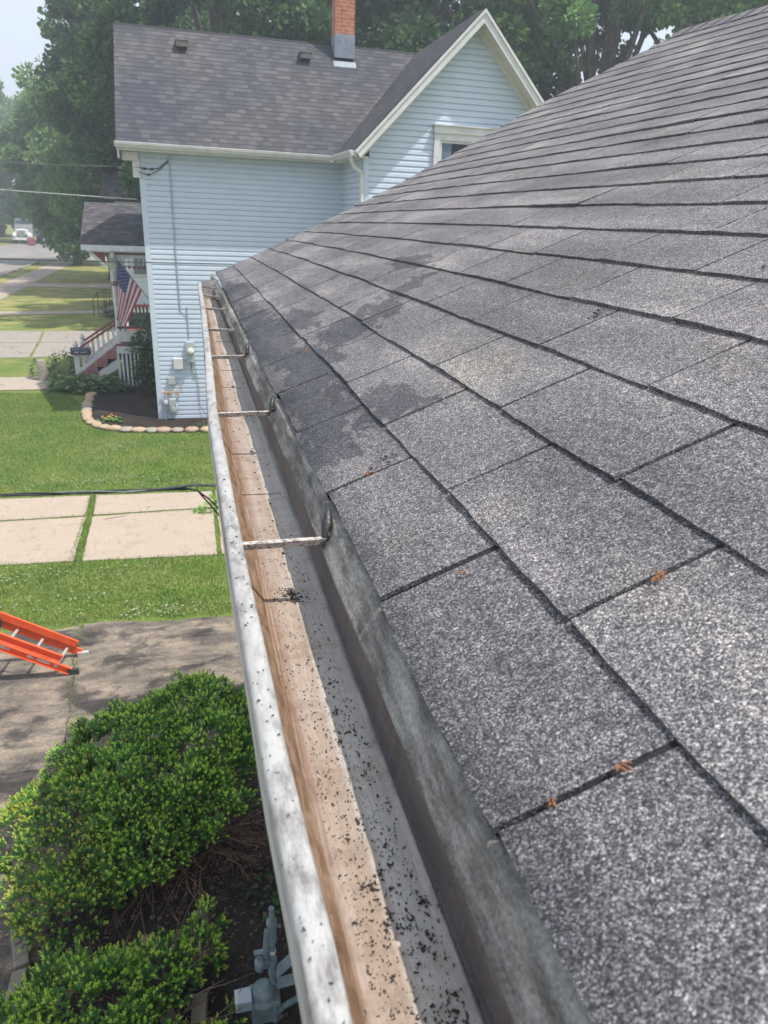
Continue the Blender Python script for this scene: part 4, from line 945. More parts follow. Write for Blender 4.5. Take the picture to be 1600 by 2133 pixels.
# flag on the porch
fl = thing('flag', 'american flag drooping from a slanted pole at the porch post', 'flag', (-1.9, 22.9, 3.2))
mb = MB(); mb.tube([(-1.93, 22.75, 3.82), (-.95, 22.45, 2.50)], .014, 8); mb.blob((-1.94, 22.75, 3.84), (.03, .03, .03)); kid(mb, 'flag_pole', M['greycable'], fl)
def flagmesh():
    mb = MB(); A = Vector((-1.90, 22.74, 3.78)); B = Vector((-1.28, 22.55, 2.95)); nU, nV = 26, 30
    # u along the pole (hoist), v = fly hanging down
    def P(u, v):
        base = A.lerp(B, u); L = 1.62 * (1 - .30 * u) if True else 0
        tgt = Vector((-1.98 + .10 * u, 22.70, 0)); d = Vector((-.10 - .42 * u, .02, -1)).normalized()
        p = base + d * L * v; w_ = math.sin(u * 9 + v * 2.5) * .045 * v + math.sin(u * 17 + 1) * .02 * v
        return p + Vector((w_ * .3, w_, 0))
    for i in range(nU):
        for j in range(nV):
            u0, u1, v0, v1 = i / nU, (i + 1) / nU, j / nV, (j + 1) / nV; stripe = int(i * 13 / nU)
            canton = u0 < 7 / 13 and v0 < .40
            mi = 2 if canton else (0 if stripe % 2 == 0 else 1)
            mb.add([P(u0, v0), P(u1, v0), P(u1, v1), P(u0, v1)], [(0, 1, 2, 3)], mi)
    # stars
    for r_ in range(9):
        for c_ in range(6 if r_ % 2 == 0 else 5):
            u = (r_ + .7) * 7 / 13 / 9.4; v = (c_ + (.55 if r_ % 2 == 0 else 1.05)) * .40 / 6.1; p = P(u, v) + Vector((0, -.006, 0))
            mb.add([p + Vector((math.sin(k * .6283) * (.014 if k % 2 == 0 else .006), 0, math.cos(k * .6283) * (.014 if k % 2 == 0 else .006))) for k in range(10)], [tuple(range(10))], 1)
    return mb
o = kid(flagmesh(), 'flag_cloth', [M['flagred'], M['flagwhite'], M['flagblue']], fl)
sd = o.modifiers.new('thick', 'SOLIDIFY'); sd.thickness = .004

# mailbox
mbx = thing('mailbox', 'black mailbox with small white markings on a white post before the porch steps', 'mailbox', (-3.45, 23.9, 0))
mb = MB(); n = 12; prof = [(-.085, 0), (.085, 0)] + [(.085 * math.cos(math.pi * k / n), .13 + .085 * math.sin(math.pi * k / n)) for k in range(n + 1)]
mb.prism([(-3.56, 23.72 + a, .93 + b) for a, b in prof], (.58, 0, 0)); kid(mb, 'box', M['mailbox'], mbx, .004)
mb = MB(); mb.box((-3.42, 23.93, .46), (.11, .11, .93)); mb.box((-3.27, 23.80, .905), (.5, .14, .03)); kid(mb, 'post', M['whitewood'], mbx)
mb = MB(); r = random.Random(4)
for i in range(5): mb.box((-3.49 + i * .035, 23.633, 1.085), (.024, .004, .018))
for i in range(9):
    if i in (0, 4): continue
    mb.box((-3.49 + i * .046, 23.633, 1.01 + r.uniform(-.004, .004)), (.030, .004, .034 + (.04 if i == 3 else 0)))
kids(mb, 'marking', M['flagwhite'], mbx)
# weathered post stub and stone edging
mb = MB(); mb.lathe((-4.55, 24.35, 0), [(.15, 0), (.14, .3), (.135, .62), (.12, .66), (.02, .67)], 12); tag(mb.build('wooden_stump', M['greystone'], None, origin=(0, 0, 0)), 'grey weathered stump post beside the front walk and bushes', 'post')
stones = [(-2.92, 22.2, 's'), (-2.93, 21.85, 's'), (-2.88, 21.45, 'p'), (-2.90, 21.05, 's'), (-2.86, 20.70, 'g'), (-2.84, 20.35, 'g'), (-2.80, 20.02, 's'), (-2.76, 19.70, 's'), (-2.69, 19.38, 's'), (-2.58, 19.08, 's'), (-2.42, 18.82, 's'), (-2.22, 18.60, 's'), (-1.98, 18.45, 's'), (-1.68, 18.32, 'g'), (-1.40, 18.24, 's'), (-1.08, 18.20, 'g'), (-.80, 18.18, 'p'), (-.46, 18.15, 'g'), (-.12, 18.12, 'p'), (.25, 18.1, 's'), (.6, 18.1, 'g')]
desc = ['first', 'second', 'third', 'fourth', 'fifth', 'sixth', 'seventh', 'eighth', 'ninth', 'tenth', 'eleventh', 'twelfth', 'thirteenth', 'fourteenth', 'fifteenth', 'sixteenth', 'seventeenth', 'eighteenth', 'nineteenth', 'twentieth', 'twenty first']
cn = {'s': 'tan', 'p': 'pinkish orange', 'g': 'greyish'}; mn = {'s': 'stone', 'p': 'pinkstone', 'g': 'greystone'}
for i, (x, y, k) in enumerate(stones):
    r = random.Random(i + 40); mb = MB(); a = math.radians(0)
    mb.blob((0, 0, .03), (r.uniform(.16, .22), r.uniform(.12, .16), r.uniform(.06, .09)), 10, 7, .12, 0, i); o = mb.build('edging_stone', M[mn[k]]); o.location = (x, y, .02); o.rotation_euler = (0, 0, (1.5 if i < 8 else 2.2 if i < 12 else 0) + r.uniform(-.4, .4))
    tag(o, f'{cn[k]} edging stone, {desc[i]} along the mulch bed counted from the steps', 'stone', 'stones edging the mulch bed')
# marigolds on the mulch
mb = MB(); r = random.Random(3)
for _ in range(12): mb.blob((-2.18 + r.gauss(0, .10), 19.35 + r.gauss(0, .08), .09 + r.uniform(0, .04)), (.022, .022, .015), 6, 4, .2, 0, _)
for _ in range(20): mb.blob((-2.15 + r.gauss(0, .15), 19.30 + r.gauss(0, .12), .06), (.05, .05, .03), 6, 4, .3, 1, _)
tag(mb.build('marigold_plant', [M['orangeflower'], M['leafold']], None, origin=(0, 0, 0)), 'small orange flowering plant on the dark mulch', 'plant')

# ---------------------------------------------------------------- WHITE HOUSE beyond the second drive
wh = thing('white_house', 'white sided house glimpsed behind the porch across the second driveway', 'house', (-.5, 38, 0))
mb = MB(); siding(mb, (0, 36, 0), (1, 0, 0), (0, -1, 0), 1.0, 5.5, lambda z: -2.9, lambda z: 6, .12); mb.prism([(-2.9, 36.002, .9), (6, 36.002, .9), (6, 36.002, 5.5), (-2.9, 36.002, 5.5)], (0, .1, 0)); mb.box((-2.85, 40, 3.2), (.1, 7.8, 4.6)); mb.box((5.95, 40, 3.2), (.1, 7.8, 4.6)); mb.box((1.5, 43.9, 3.2), (8.7, .1, 4.6)); kid(mb, 'wall', mat('white_siding', (.62, .68, .70), (.66, .71, .73), 3, .6), wh)
kid(MB().box((1.55, 40, .5), (8.7, 7.8, 1.0)), 'foundation', M['foundation'], wh)
mb = MB(); slope(mb, [(-3.4, 35.5, 5.4), (6.5, 35.5, 5.4), (6.5, 40, 8.6), (-3.4, 40, 8.6)], (1, 0, 0), (0, -3.2, 4.5)); slope(mb, [(-3.4, 40, 8.6), (6.5, 40, 8.6), (6.5, 44.5, 5.4), (-3.4, 44.5, 5.4)], (1, 0, 0), (0, 3.2, 4.5)); kid(mb, 'roof', [M['roofporch'], M['white']], wh)
wn = kid(MB().box((-2.05, 35.96, 2.72), (.80, .06, 1.0)), 'window', M['white'], wh); kid(MB().box((-2.02, 35.925, 2.72), (.60, .02, .78)), 'pane', mat('grey_green_pane', (.14, .18, .18), None, rough=.2), wn)
# iron step rail and its steps
ir = thing('iron_step_railing', 'thin black iron hand railing at the concrete steps of the white house', 'railing', (-4.4, 39.8, 0))
mb = MB()
mb.tube([(-4.6, 39.3, 0), (-4.6, 39.3, .75), (-4.35, 39.2, 1.15), (-3.8, 39.2, 1.2), (-3.8, 39.2, .5)], .018, 6); kid(mb, 'rail', M['iron'], ir)
kid(MB().tube([(-4.5, 40.6, 0), (-4.5, 40.6, .95), (-4.1, 40.7, 1.15), (-3.6, 40.7, 1.2), (-3.6, 40.7, .5)], .018, 6), 'rail', M['iron'], ir)
for (x, y) in ((-4.35, 39.2), (-4.05, 39.2), (-4.1, 40.7)): kid(MB().tube([(x, y, 0), (x, y, 1.16)], .016, 6), 'baluster', M['iron'], ir)
mb = MB()
for i in range(3): mb.box((-3.85 + .2 * i, 40.0, .09 + .18 * i), (.9 - .2 * i, 1.5, .178))
tag(mb.build('concrete_steps', conc2, None), 'low concrete steps at the end of the narrow walk', 'steps')

# ---------------------------------------------------------------- TRUCK
tr = thing('white_truck', 'white long nosed truck parked at the far end of the street', 'truck', (-20.3, 109, 0))
mb = MB(); mb.prism([(-19.45, 107.6, 1.15), (-21.15, 107.6, 1.15), (-21.0, 107.6, 1.75), (-19.6, 107.6, 1.75)], (0, 1.9, .15)); mb.box((-20.3, 110.2, 1.7), (2.2, 1.7, 1.3)); mb.box((-20.3, 110.4, 2.62), (2.0, 1.3, .70)); mb.box((-20.3, 107.75, .62), (2.35, .5, .35)); mb.box((-20.3, 114, 2.0), (2.3, 6, 2.2)); kid(mb, 'body', M['truckwhite'], tr, .06)
mb = MB()
for sx in (-1, 1): mb.blob((-20.3 + sx * .88, 108.1, 1.0), (.36, .9, .42), 10, 7, .02, 0, 1)
kids(mb, 'fender', M['truckwhite'], tr)
kid(MB().box((-20.3, 107.55, 1.25), (.85, .12, .75)), 'grille', M['chrome'], tr); kid(MB().box((-20.3, 109.72, 2.55), (1.75, .06, .5)), 'windscreen', mat('truck_glass', (.12, .18, .22), None, rough=.15), tr)
for sx in (-1, 1):
    for y in (108.3, 113, 115): mb = MB(); mb.lathe((-20.3 + sx * 1.0 - .15, y, .48), [(.3, 0), (.48, .02), (.48, .28), (.3, .3)], 14, 0, (1, 0, 0)); kid(mb, 'wheel', M['rubber'], tr)
    kid(MB().blob((-20.3 + sx * .85, 107.38, 1.05), (.12, .06, .12)), 'headlight', M['palebox'], tr)
mb = MB(); mb.box((-18.7, 104.5, .4), (.8, .8, .7)); mb.box((-18.7, 104.5, .8), (.7, .7, .2)); tag(mb.build('red_bin', mat('red_plastic', (.28, .07, .07), None, rough=.5), None, bevel=.05), 'small red bin by the street right of the white truck', 'bin')

# ---------------------------------------------------------------- ORANGE LADDER
ld = thing('extension_ladder', 'orange fibreglass extension ladder with aluminium rungs footed on the asphalt driveway', 'ladder', (-1.6, 8.05, 0))
foot = Vector((-1.55, 8.22, .06)); foot2 = Vector((-1.62, 7.86, .06)); dirn = Vector((-.86, -.09, .60)).normalized(); up = Vector((.6, 0, .86)); sdv = Vector((0, 1, 0))
def chan(f, L, flip, off):
    mb = MB(); a = f + up * off; b = a + dirn * L; lat = Vector((0, flip, 0))
    P = [a, b]; hh = .085
    def slab(o, d1, d2):
        V = [a + o, a + o + d1, a + o + d1 + d2, a + o + d2, b + o, b + o + d1, b + o + d1 + d2, b + o + d2]; mb.add(V, [(0, 3, 2, 1), (4, 5, 6, 7), (0, 1, 5, 4), (1, 2, 6, 5), (2, 3, 7, 6), (3, 0, 4, 7)])
    slab(-up * hh / 2, lat * .006, up * hh); slab(up * (hh / 2 - .006), lat * .034, up * .006); slab(-up * hh / 2, lat * .034, up * .006)
    return mb
LN = 3.6
for nm, f, fl_ in (('rail', foot, 1), ('rail', foot2, -1)): rl = kid(chan(f, LN, fl_, 0), nm, M['orange'], ld)
mb = MB()

kid(chan(foot + dirn * .10 + Vector((0, -.020, 0)), LN, 1, .095), 'fly_rail', M['orange'], ld); kid(chan(foot2 + dirn * .16 + Vector((0, .030, 0)), LN, -1, .095), 'fly_rail', M['orange'], ld)
for i in range(11):
    t = .17 + .305 * i; a = foot + dirn * t; b = foot2 + dirn * t; mb = MB(); mb.tube([b, a], .019, 8); kid(mb, 'rung', M['alu'], ld)
for i in range(11):
    c_ = foot2 + dirn * (.17 + .305 * i) + Vector((0, -.008, 0)); kid(MB().lathe(c_, [(.026, 0), (.026, .004), (.012, .006)], 12, 0, (0, -1, 0)), 'rung_plate', M['alu'], ld)
for f in (foot, foot2):
    mb = MB(); mb.box(f + Vector((.03, 0, -.02)), (.13, .05, .08)); kid(mb, 'foot', M['rubber'] if f is foot2 else M['alu'], ld, .006)
for t0, t1 in ((.25, .40), (.44, .52), (.72, 1.02)):
    mb = MB(); a = foot2 + dirn * t0 + Vector((0, -.009, 0)); b = foot2 + dirn * t1 + Vector((0, -.009, 0)); mb.add([a - up * .018, b - up * .018, b + up * .018, a + up * .018, ], [(0, 1, 2, 3)]); kid(mb, 'sticker', M['label'], ld)
kid(MB().box(foot + dirn * 1.02 + Vector((0, -.03, 0)) + up * .02, (.08, .05, .12)), 'rung_lock', M['rubber'], ld)

# ---------------------------------------------------------------- OVERHEAD LINES
def sagline(a, b, sag, n=24):
    a = Vector(a); b = Vector(b); return [a.lerp(b, i / n) - Vector((0, 0, sag * 4 * (i / n) * (1 - i / n))) for i in range(n + 1)]
mb = MB(); mb.tube(sagline((-12, 19.0, 5.75), (-1.03, 19.2, 5.33), .05), .011, 6); tag(mb.build('overhead_wire', mat('pale_worn_wire', (.42, .44, .44), (.30, .32, .32), 30, .6)), 'pale thin wire reaching the blue house corner halfway up', 'wire')
mb = MB(); mb.tube(sagline((-12, 18.0, 6.1), (-1.0, 19.3, 6.02), .12), .005, 6); tag(mb.build('overhead_wire', M['greycable']), 'faint grey wire reaching the blue house corner just under its eave', 'wire')
mb = MB(); mb.tube(sagline((-10, 15.9, 4.17), (2.4, 16.35, 4.14), .02), .010, 6); tag(mb.build('overhead_wire', M['cable']), 'straight black wire crossing before the porch cornice and blue wall', 'wire')
sc = thing('service_cable', 'thick twisted black service cable with split ends running under the near gutter', 'cable', (-1.4, 5.4, 3.2))
main = sagline((-6, 5.5, 3.4), (-.10, 5.4, 3.2), .05, 90)
for ph in (0, 2.1, 4.2):
    mb = MB(); P = []
    for i, p in enumerate(main): P.append(p + Vector((0, math.cos(i * .42 + ph) * .0085, math.sin(i * .42 + ph) * .0085)))
    mb.tube(P, .0065 if ph else .0055, 6); kid(mb, 'strand', M['cable'] if ph else M['greycable'], sc)
mb = MB(); mb.tube([(-.55, 5.4, 3.195), (-.3, 5.4, 3.205), (-.05, 5.4, 3.225), (.25, 5.3, 3.24), (.50, 5.0, 3.25)], .010, 7); mb.blob((-.02, 5.4, 3.225), (.022, .014, .014)); kid(mb, 'support_wire', M['greycable'], sc)
for dz in (0, .05):
    mb = MB(); mb.tube([(-.10, 5.4, 3.2), (-.02, 5.39, 3.18), (.06, 5.36, 3.12 - dz * .8), (.14, 5.3, 3.05 - dz * 1.2), (.3, 5.1, 2.98 - dz * 1.4), (.5, 4.9, 3.0 - dz)], .0065, 7); kid(mb, 'split_end', M['cable'], sc)

# ---------------------------------------------------------------- GAS METER below the gutter
gx, gy = .29, 3.42
gms = thing('gas_meter', 'grey gas meter with regulator pipes and wall brackets on the dark soil below the gutter', 'gas meter', (gx, gy, 0))
mb = MB(); mb.tube([(gx, gy, .98), (gx, gy, .86)], .018, 12); mb.lathe((gx, gy, .66), [(.030, 0), (.030, .16), (.036, .17), (.036, .20), (.028, .21)], 14); mb.tube([(gx, gy, .66), (gx, gy, .30)], .021, 12); mb.lathe((gx, gy, .34), [(.032, 0), (.032, .05)], 12); mb.lathe((gx, gy, .47), [(.030, 0), (.030, .04)], 12)
mb.tube([(gx, gy, .30), (gx, gy - .01, .24), (gx, gy - .05, .20)], .026, 12); mb.tube([(gx - .03, gy + .0, .78), (gx - .045, gy - .01, .62), (gx - .045, gy - .01, .45)], .022, 10); mb.tube([(gx - .045, gy - .01, .60), (gx - .125, gy - .01, .60)], .018, 10); mb.lathe((gx - .09, gy - .03, .46), [(.026, 0), (.034, .02), (.034, .09), (.02, .1)], 12); mb.blob((gx + .05, gy, .80), (.012, .012, .012)); mb.tube([(gx, gy, .80), (gx + .05, gy, .80)], .006, 8)
kid(mb, 'riser_pipe', M['metergrey'], gms)
mb = MB(); mb.lathe((gx, gy, .56), [(.024, 0), (.024, .03)], 12); kid(mb, 'pipe_joint', M['palebox'], gms)
mb = MB(); mb.lathe((gx - .07, gy - .03, .17), [(.085, 0), (.10, .012), (.10, .03), (.085, .045), (.08, .09), (.05, .13), (.03, .14)], 18, 0, (0, 0, 1)); mb.box((gx - .06, gy - .02, .10), (.20, .17, .20)); kid(mb, 'meter_body', M['metergrey'], gms, .01)
mb = MB(); mb.box((gx - .20, gy - .05, .22), (.10, .11, .10)); ix = kid(mb, 'index_box', mat('pale_grey_index_cover', (.30, .36, .40), (.36, .42, .46), 9, .4), gms, .01)
mb = MB(); mb.box((gx - .255, gy - .05, .22), (.02, .10, .09)); kid(mb, 'index_window', M['palebox'], ix)
mb = MB(); mb.add([(gx + .02, gy + .01, .40), (gx + .24, gy + .06, .55), (gx + .24, gy - .02, .52), (gx + .02, gy - .05, .36)], [(0, 1, 2, 3)]); mb.add([(gx + .02, gy + .01, .28), (gx + .24, gy + .01, .30), (gx + .24, gy - .07, .30), (gx + .02, gy - .07, .28)], [(0, 1, 2, 3)])
o = kid(mb, 'wall_bracket', M['metergrey'], gms); sdm = o.modifiers.new('t', 'SOLIDIFY'); sdm.thickness = .005
mb = MB(); mb.tube([(gx + .04, gy - .08, .10), (gx + .24, gy - .03, .12)], .022, 10); mb.tube([(gx + .0, gy - .1, .0), (gx + .0, gy - .1, .18)], .022, 10); mb.tube([(gx + .04, gy - .08, .10), (gx + .0, gy - .1, .10)], .03, 10); kid(mb, 'outlet_pipe', M['metergrey'], gms)

# concrete kerb block and small rocks
mb = MB(); mb.prism([(-1.60, 4.42, 0), (-1.49, 4.44, 0), (-1.40, 4.08, 0), (-1.50, 4.05, 0)], (0, 0, .10)); mb.prism([(-1.51, 4.03, 0), (-1.41, 4.05, 0), (-1.40, 3.40, 0), (-1.52, 3.40, 0)], (0, 0, .09))
tag(mb.build('concrete_edging', mat('old_concrete', (.20, .185, .155), (.27, .25, .21), 8, .9, bump=.004, bscale=60), None, bevel=.01), 'worn concrete edging block between the bush bed and the asphalt', 'edging')
for i, (x, y, z, s_, m_, lb) in enumerate(((-.20, 4.25, .04, .05, 'greystone', 'pale rock on the bare soil below the large bush'), (.50, 5.05, .04, .07, 'greystone', 'pale grey rock on soil beside the gutter edge and brown branches'), (-.60, 4.13, .03, .045, 'pinkstone', 'reddish brick fragment under the large bush'))):
    mb = MB(); mb.blob((0, 0, 0), (s_, s_ * .8, s_ * .6), 9, 6, .15, 0, i); o = mb.build('rock', M[m_]); o.location = (x, y, z); tag(o, lb, 'rock')
for i, (x, y, a_, lb) in enumerate(((-.42, 3.42, .2, 'weathered grey paver standing among the low bush stems, left one'), (-.22, 3.40, -.1, 'weathered grey paver at the right end of the low bush'), (-.62, 3.12, .4, 'half hidden grey paver near the bottom edge under the low bush'))):
    o = MB().box((0, 0, .06), (.10, .30, .12)).build('paver', mat('old_concrete', (.20, .185, .155), (.27, .25, .21), 8, .9, bump=.004, bscale=60), None, bevel=.012); o.location = (x, y, .02); o.rotation_euler = (0.1, 0, a_); tag(o, lb, 'paver')
# soil crumbs
mb = MB(); r = random.Random(77)
for k in range(1500):
    x, y = r.uniform(-1.3, .9), r.uniform(2.6, 5.4); s_ = r.uniform(.004, .018) * (1 if r.random() < .93 else 1.8); mb.blob((x, y, .018), (s_, s_ * r.uniform(.5, 1), s_ * .6), 5, 3, .3, r.choice([0, 0, 0, 1]), k)
tag(mb.build('soil_crumbs', [M['branch'], mat('dark_crumb', (.03, .025, .022), (.07, .055, .045), 20, .9)]), kind='stuff')

# ---------------------------------------------------------------- BUSHES
def sprig_cloud(pts, nrm, size, tipfrac, yel, name, parent, nl=15):
    """each sprig: a short upright shoot whorled with narrow leaflets, outer ones new growth"""
    n = len(pts); Vs = []; MI = []
    d = nrm + rng.normal(0, .22, (n, 3)) + np.array([0, 0, .25]); d /= np.linalg.norm(d, axis=1)[:, None]
    a = np.cross(d, rng.normal(0, 1, (n, 3))); a /= np.linalg.norm(a, axis=1)[:, None]; b = np.cross(d, a)
    L = size * rng.uniform(.7, 1.35, n); sty = rng.random(n)
    for k in range(nl):
        t = (k + .5) / nl; ang = k * 2.4 + rng.uniform(0, .8, n); out = (a * np.cos(ang)[:, None] + b * np.sin(ang)[:, None])
        base = pts + d * (L * t)[:, None]; ll = L * (.55 - .25 * t) * rng.uniform(.8, 1.2, n); dirv = out * (.85 - .45 * t) + d * (.55 + .5 * t); side = np.cross(dirv, d); side /= (np.linalg.norm(side, axis=1)[:, None] + 1e-6)
        wd = (ll * .24)[:, None]; p1 = base + dirv * (ll * .5)[:, None] + side * wd; p2 = base + dirv * ll[:, None]; p3 = base + dirv * (ll * .5)[:, None] - side * wd
        Vs.append(np.stack([base, p1, p2, p3], 1)); new = sty < tipfrac
        m = np.where(new & (t > .5), np.where(rng.random(n) < yel, 2, 1), 0); m = np.where((sty > .985), 3, m); MI.append(m)
    V = np.stack(Vs, 1).reshape(-1, 3); F = np.arange(len(V)).reshape(-1, 4); mi = np.stack(MI, 1).reshape(-1)
    lx = parent.location; V = V - np.array(lx)
    me = npmesh(name, V, F, [M['leafold'], M['leafnew'], M['leafyel'], M['leafdead']], mi); o = bpy.data.objects.new(name, me); COL.objects.link(o); o.parent = parent; return o
def branches(mb, origin, ends, r0=.014, sd=1, sub=3):
    r = random.Random(sd); o = Vector(origin)
    for e in ends:
        e = Vector(e); n = 7; P = []
        for i in range(n + 1):
            t = i / n; p = o.lerp(e, t) + Vector((r.gauss(0, .03), r.gauss(0, .03), r.gauss(0, .02) + .08 * math.sin(t * 3.1))) * (1 if 0 < i < n else 0); P.append(p)
        mb.tube(P, [r0 * (1 - .75 * i / n) for i in range(n + 1)], 6)
        for k in range(sub):
            i = r.randint(2, n - 1); q_ = P[i]; d = (e - o).normalized() + Vector((r.uniform(-.8, .8), r.uniform(-.8, .8), r.uniform(-.2, .5))); L = r.uniform(.12, .35); m_ = q_ + d * L * .5 + Vector((0, 0, r.uniform(-.02, .04))); mb.tube([q_, m_, q_ + d * L + Vector((r.uniform(-.04, .04), r.uniform(-.04, .04), 0))], [r0 * .4, r0 * .28, r0 * .12], 5)
            for k2 in range(2): d2 = d + Vector((r.uniform(-.9, .9), r.uniform(-.9, .9), r.uniform(-.3, .4))); mb.tube([m_, m_ + d2 * L * .45], [r0 * .22, r0 * .08], 4)
b1 = thing('large_bush', 'large spreading green bush with bright tips and bare brown lower branches beside the driveway', 'bush', (-.5, 5.2, 0))
def dome(cs, dens, size, tip, yel, name, par, zmin=.12, k_=15, cr_=.070, out=.05):
    P = []; N = []
    for (c, rad, n) in cs:
        nc = max(3, int(n * .86 / k_)); u = rng.normal(0, 1, (nc, 3)); u /= np.linalg.norm(u, axis=1)[:, None]; u[:, 2] = np.abs(u[:, 2]) - .18
        rr = 1 + .10 * np.sin(u[:, 0] * 7 + c[0] * 5) * np.cos(u[:, 1] * 6) + rng.normal(0, .05, nc) - (rng.random(nc) < .25) * rng.uniform(.05, .3, nc) + (rng.random(nc) < .17) * rng.uniform(.05, .30, nc)
        C = np.array(c) + u * np.array(rad) * rr[:, None]; nn = u / np.array(rad); nn /= np.linalg.norm(nn, axis=1)[:, None]; nn = nn * .8 + np.array([0, 0, .5]); nn /= np.linalg.norm(nn, axis=1)[:, None]
        inside = np.zeros(nc, bool)
        for (c2, rad2, _) in cs:
            if c2 is c: continue
            inside |= (((C - np.array(c2)) / np.array(rad2)) ** 2).sum(1) < .60
        C = C[~inside]; nn = nn[~inside]; m = len(C)
        idx = np.repeat(np.arange(m), k_); d = rng.normal(0, 1, (m * k_, 3)); d /= np.linalg.norm(d, axis=1)[:, None]; dd = d + nn[idx] * .9; dd /= np.linalg.norm(dd, axis=1)[:, None]
        p = C[idx] + dd * (cr_ * rng.uniform(.35, 1.05, m * k_) * rng.uniform(.7, 1.3, m)[idx])[:, None]; k = p[:, 2] > zmin
        P.append(p[k]); N.append((dd * .8 + nn[idx] * .4)[k])
    P = np.concatenate(P); N = np.concatenate(N); N /= np.linalg.norm(N, axis=1)[:, None]
    return sprig_cloud(P, N, size, tip, yel, name, par, 12)
C1 = [((-.20, 6.15, .38), (.50, .52, .42), 3000), ((-.75, 5.75, .42), (.55, .48, .42), 3000), ((-.15, 5.55, .52), (.48, .42, .36), 2600), ((-.75, 5.20, .50), (.52, .42, .34), 2800), ((-1.22, 5.15, .36), (.42, .45, .36), 2200), ((-.28, 5.02, .56), (.34, .26, .24), 1500), ((-1.15, 4.72, .34), (.38, .38, .30), 1700), ((-.72, 4.82, .44), (.30, .24, .22), 1000), ((.12, 6.0, .34), (.30, .36, .32), 1200), ((-.64, 4.58, .38), (.30, .22, .20), 800), ((-.10, 4.84, .46), (.30, .20, .20), 800), ((-1.18, 4.32, .30), (.34, .26, .22), 900)]
lf = dome([(c, r_, int(n * 1.25)) for c, r_, n in C1 if c[0] > -1.0], 1, .055, .62, .03, 'leaves', b1)
lf2 = dome([c for c in C1 if c[0][0] <= -1.0] + [((-1.50, 5.0, .30), (.25, .45, .3), 900)], 1, .055, .75, .5, 'sunlit_yellow_leaves', b1)  # extra yellow tips put the sunlight on the left side into the leaf colour
mb = MB(); branches(mb, (-.45, 5.0, .05), [(.42, 4.72, .32), (.40, 4.95, .42), (.38, 5.3, .45), (.30, 4.62, .25), (.15, 4.50, .20), (-.25, 4.35, .16), (-.55, 4.28, .15), (-.95, 4.25, .18), (-1.25, 4.30, .16), (.05, 4.72, .35), (.36, 5.55, .4), (-.8, 4.42, .2), (-1.05, 5.2, .3), (-.4, 5.9, .35), (.2, 6.2, .3), (-.15, 4.45, .28), (-.7, 4.2, .1)], .016, 5, 5)
branches(mb, (-.05, 4.9, .08), [(.50, 4.85, .38), (.48, 5.15, .5), (.20, 4.45, .12), (-.2, 4.30, .1), (.45, 4.60, .2), (.44, 5.5, .46), (-.45, 4.35, .12)], .013, 8, 5)
kid(mb, 'branch', M['branch'], b1)
# brown dead needles inside the skirt
n = 2600; px = np.stack([rng.uniform(-1.2, .45, n), rng.normal(4.75, .28, n), rng.uniform(.05, .42, n)], 1); px = px[(px[:, 1] > 4.25)]
me = None
th = rng.uniform(0, 6.28, len(px)); dv = np.stack([np.cos(th), np.sin(th), rng.normal(0, .4, len(px))], 1) * .03; pv = np.stack([-np.sin(th), np.cos(th), np.zeros(len(px))], 1) * .0035
V = np.stack([px - pv, px + pv, px + dv + pv * .3, px + dv - pv * .3], 1).reshape(-1, 3) - np.array(b1.location); me = npmesh('dead_needles', V, np.arange(len(V)).reshape(-1, 4), [M['leafdead']]); o = bpy.data.objects.new('dead_needles', me); COL.objects.link(o); o.parent = b1; o['kind'] = 'stuff'
b2 = thing('low_bush', 'lower cropped green bush with cut stems in the bottom left corner', 'bush', (-.8, 3.4, 0))
dome([((-.95, 3.45, .28), (.38, .34, .26), 1900), ((-.50, 3.62, .26), (.26, .24, .18), 700), ((-1.25, 3.15, .25), (.35, .3, .28), 900), ((-.68, 3.22, .26), (.26, .26, .20), 700), ((-.22, 3.78, .24), (.12, .12, .16), 160), ((-.14, 3.95, .24), (.07, .06, .16), 90), ((-.35, 3.1, .18), (.16, .16, .14), 150), ((-.05, 3.2, .16), (.12, .16, .14), 110), ((-1.35, 3.4, .2), (.22, .3, .2), 500)], 1, .055, .7, .10, 'leaves', b2, .05)
mb = MB(); branches(mb, (-.55, 3.35, .02), [(-.12, 3.75, .40), (-.30, 3.70, .36), (-.05, 3.45, .30), (-.2, 3.2, .3), (-.75, 3.9, .25), (-1.0, 3.6, .3), (-.35, 3.85, .42), (-.0, 3.2, .22)], .012, 12, 4); kid(mb, 'branch', M['branch'], b2)
mb = MB(); mb.tube([(-.34, 3.66, .1), (-.38, 3.74, .38)], .016, 8); mb.tube([(-.2, 3.6, .1), (-.19, 3.7, .44)], .010, 8); kid(mb, 'cut_stem', mat('cut_wood', (.32, .25, .2), (.42, .34, .28), 20, .8), b2)

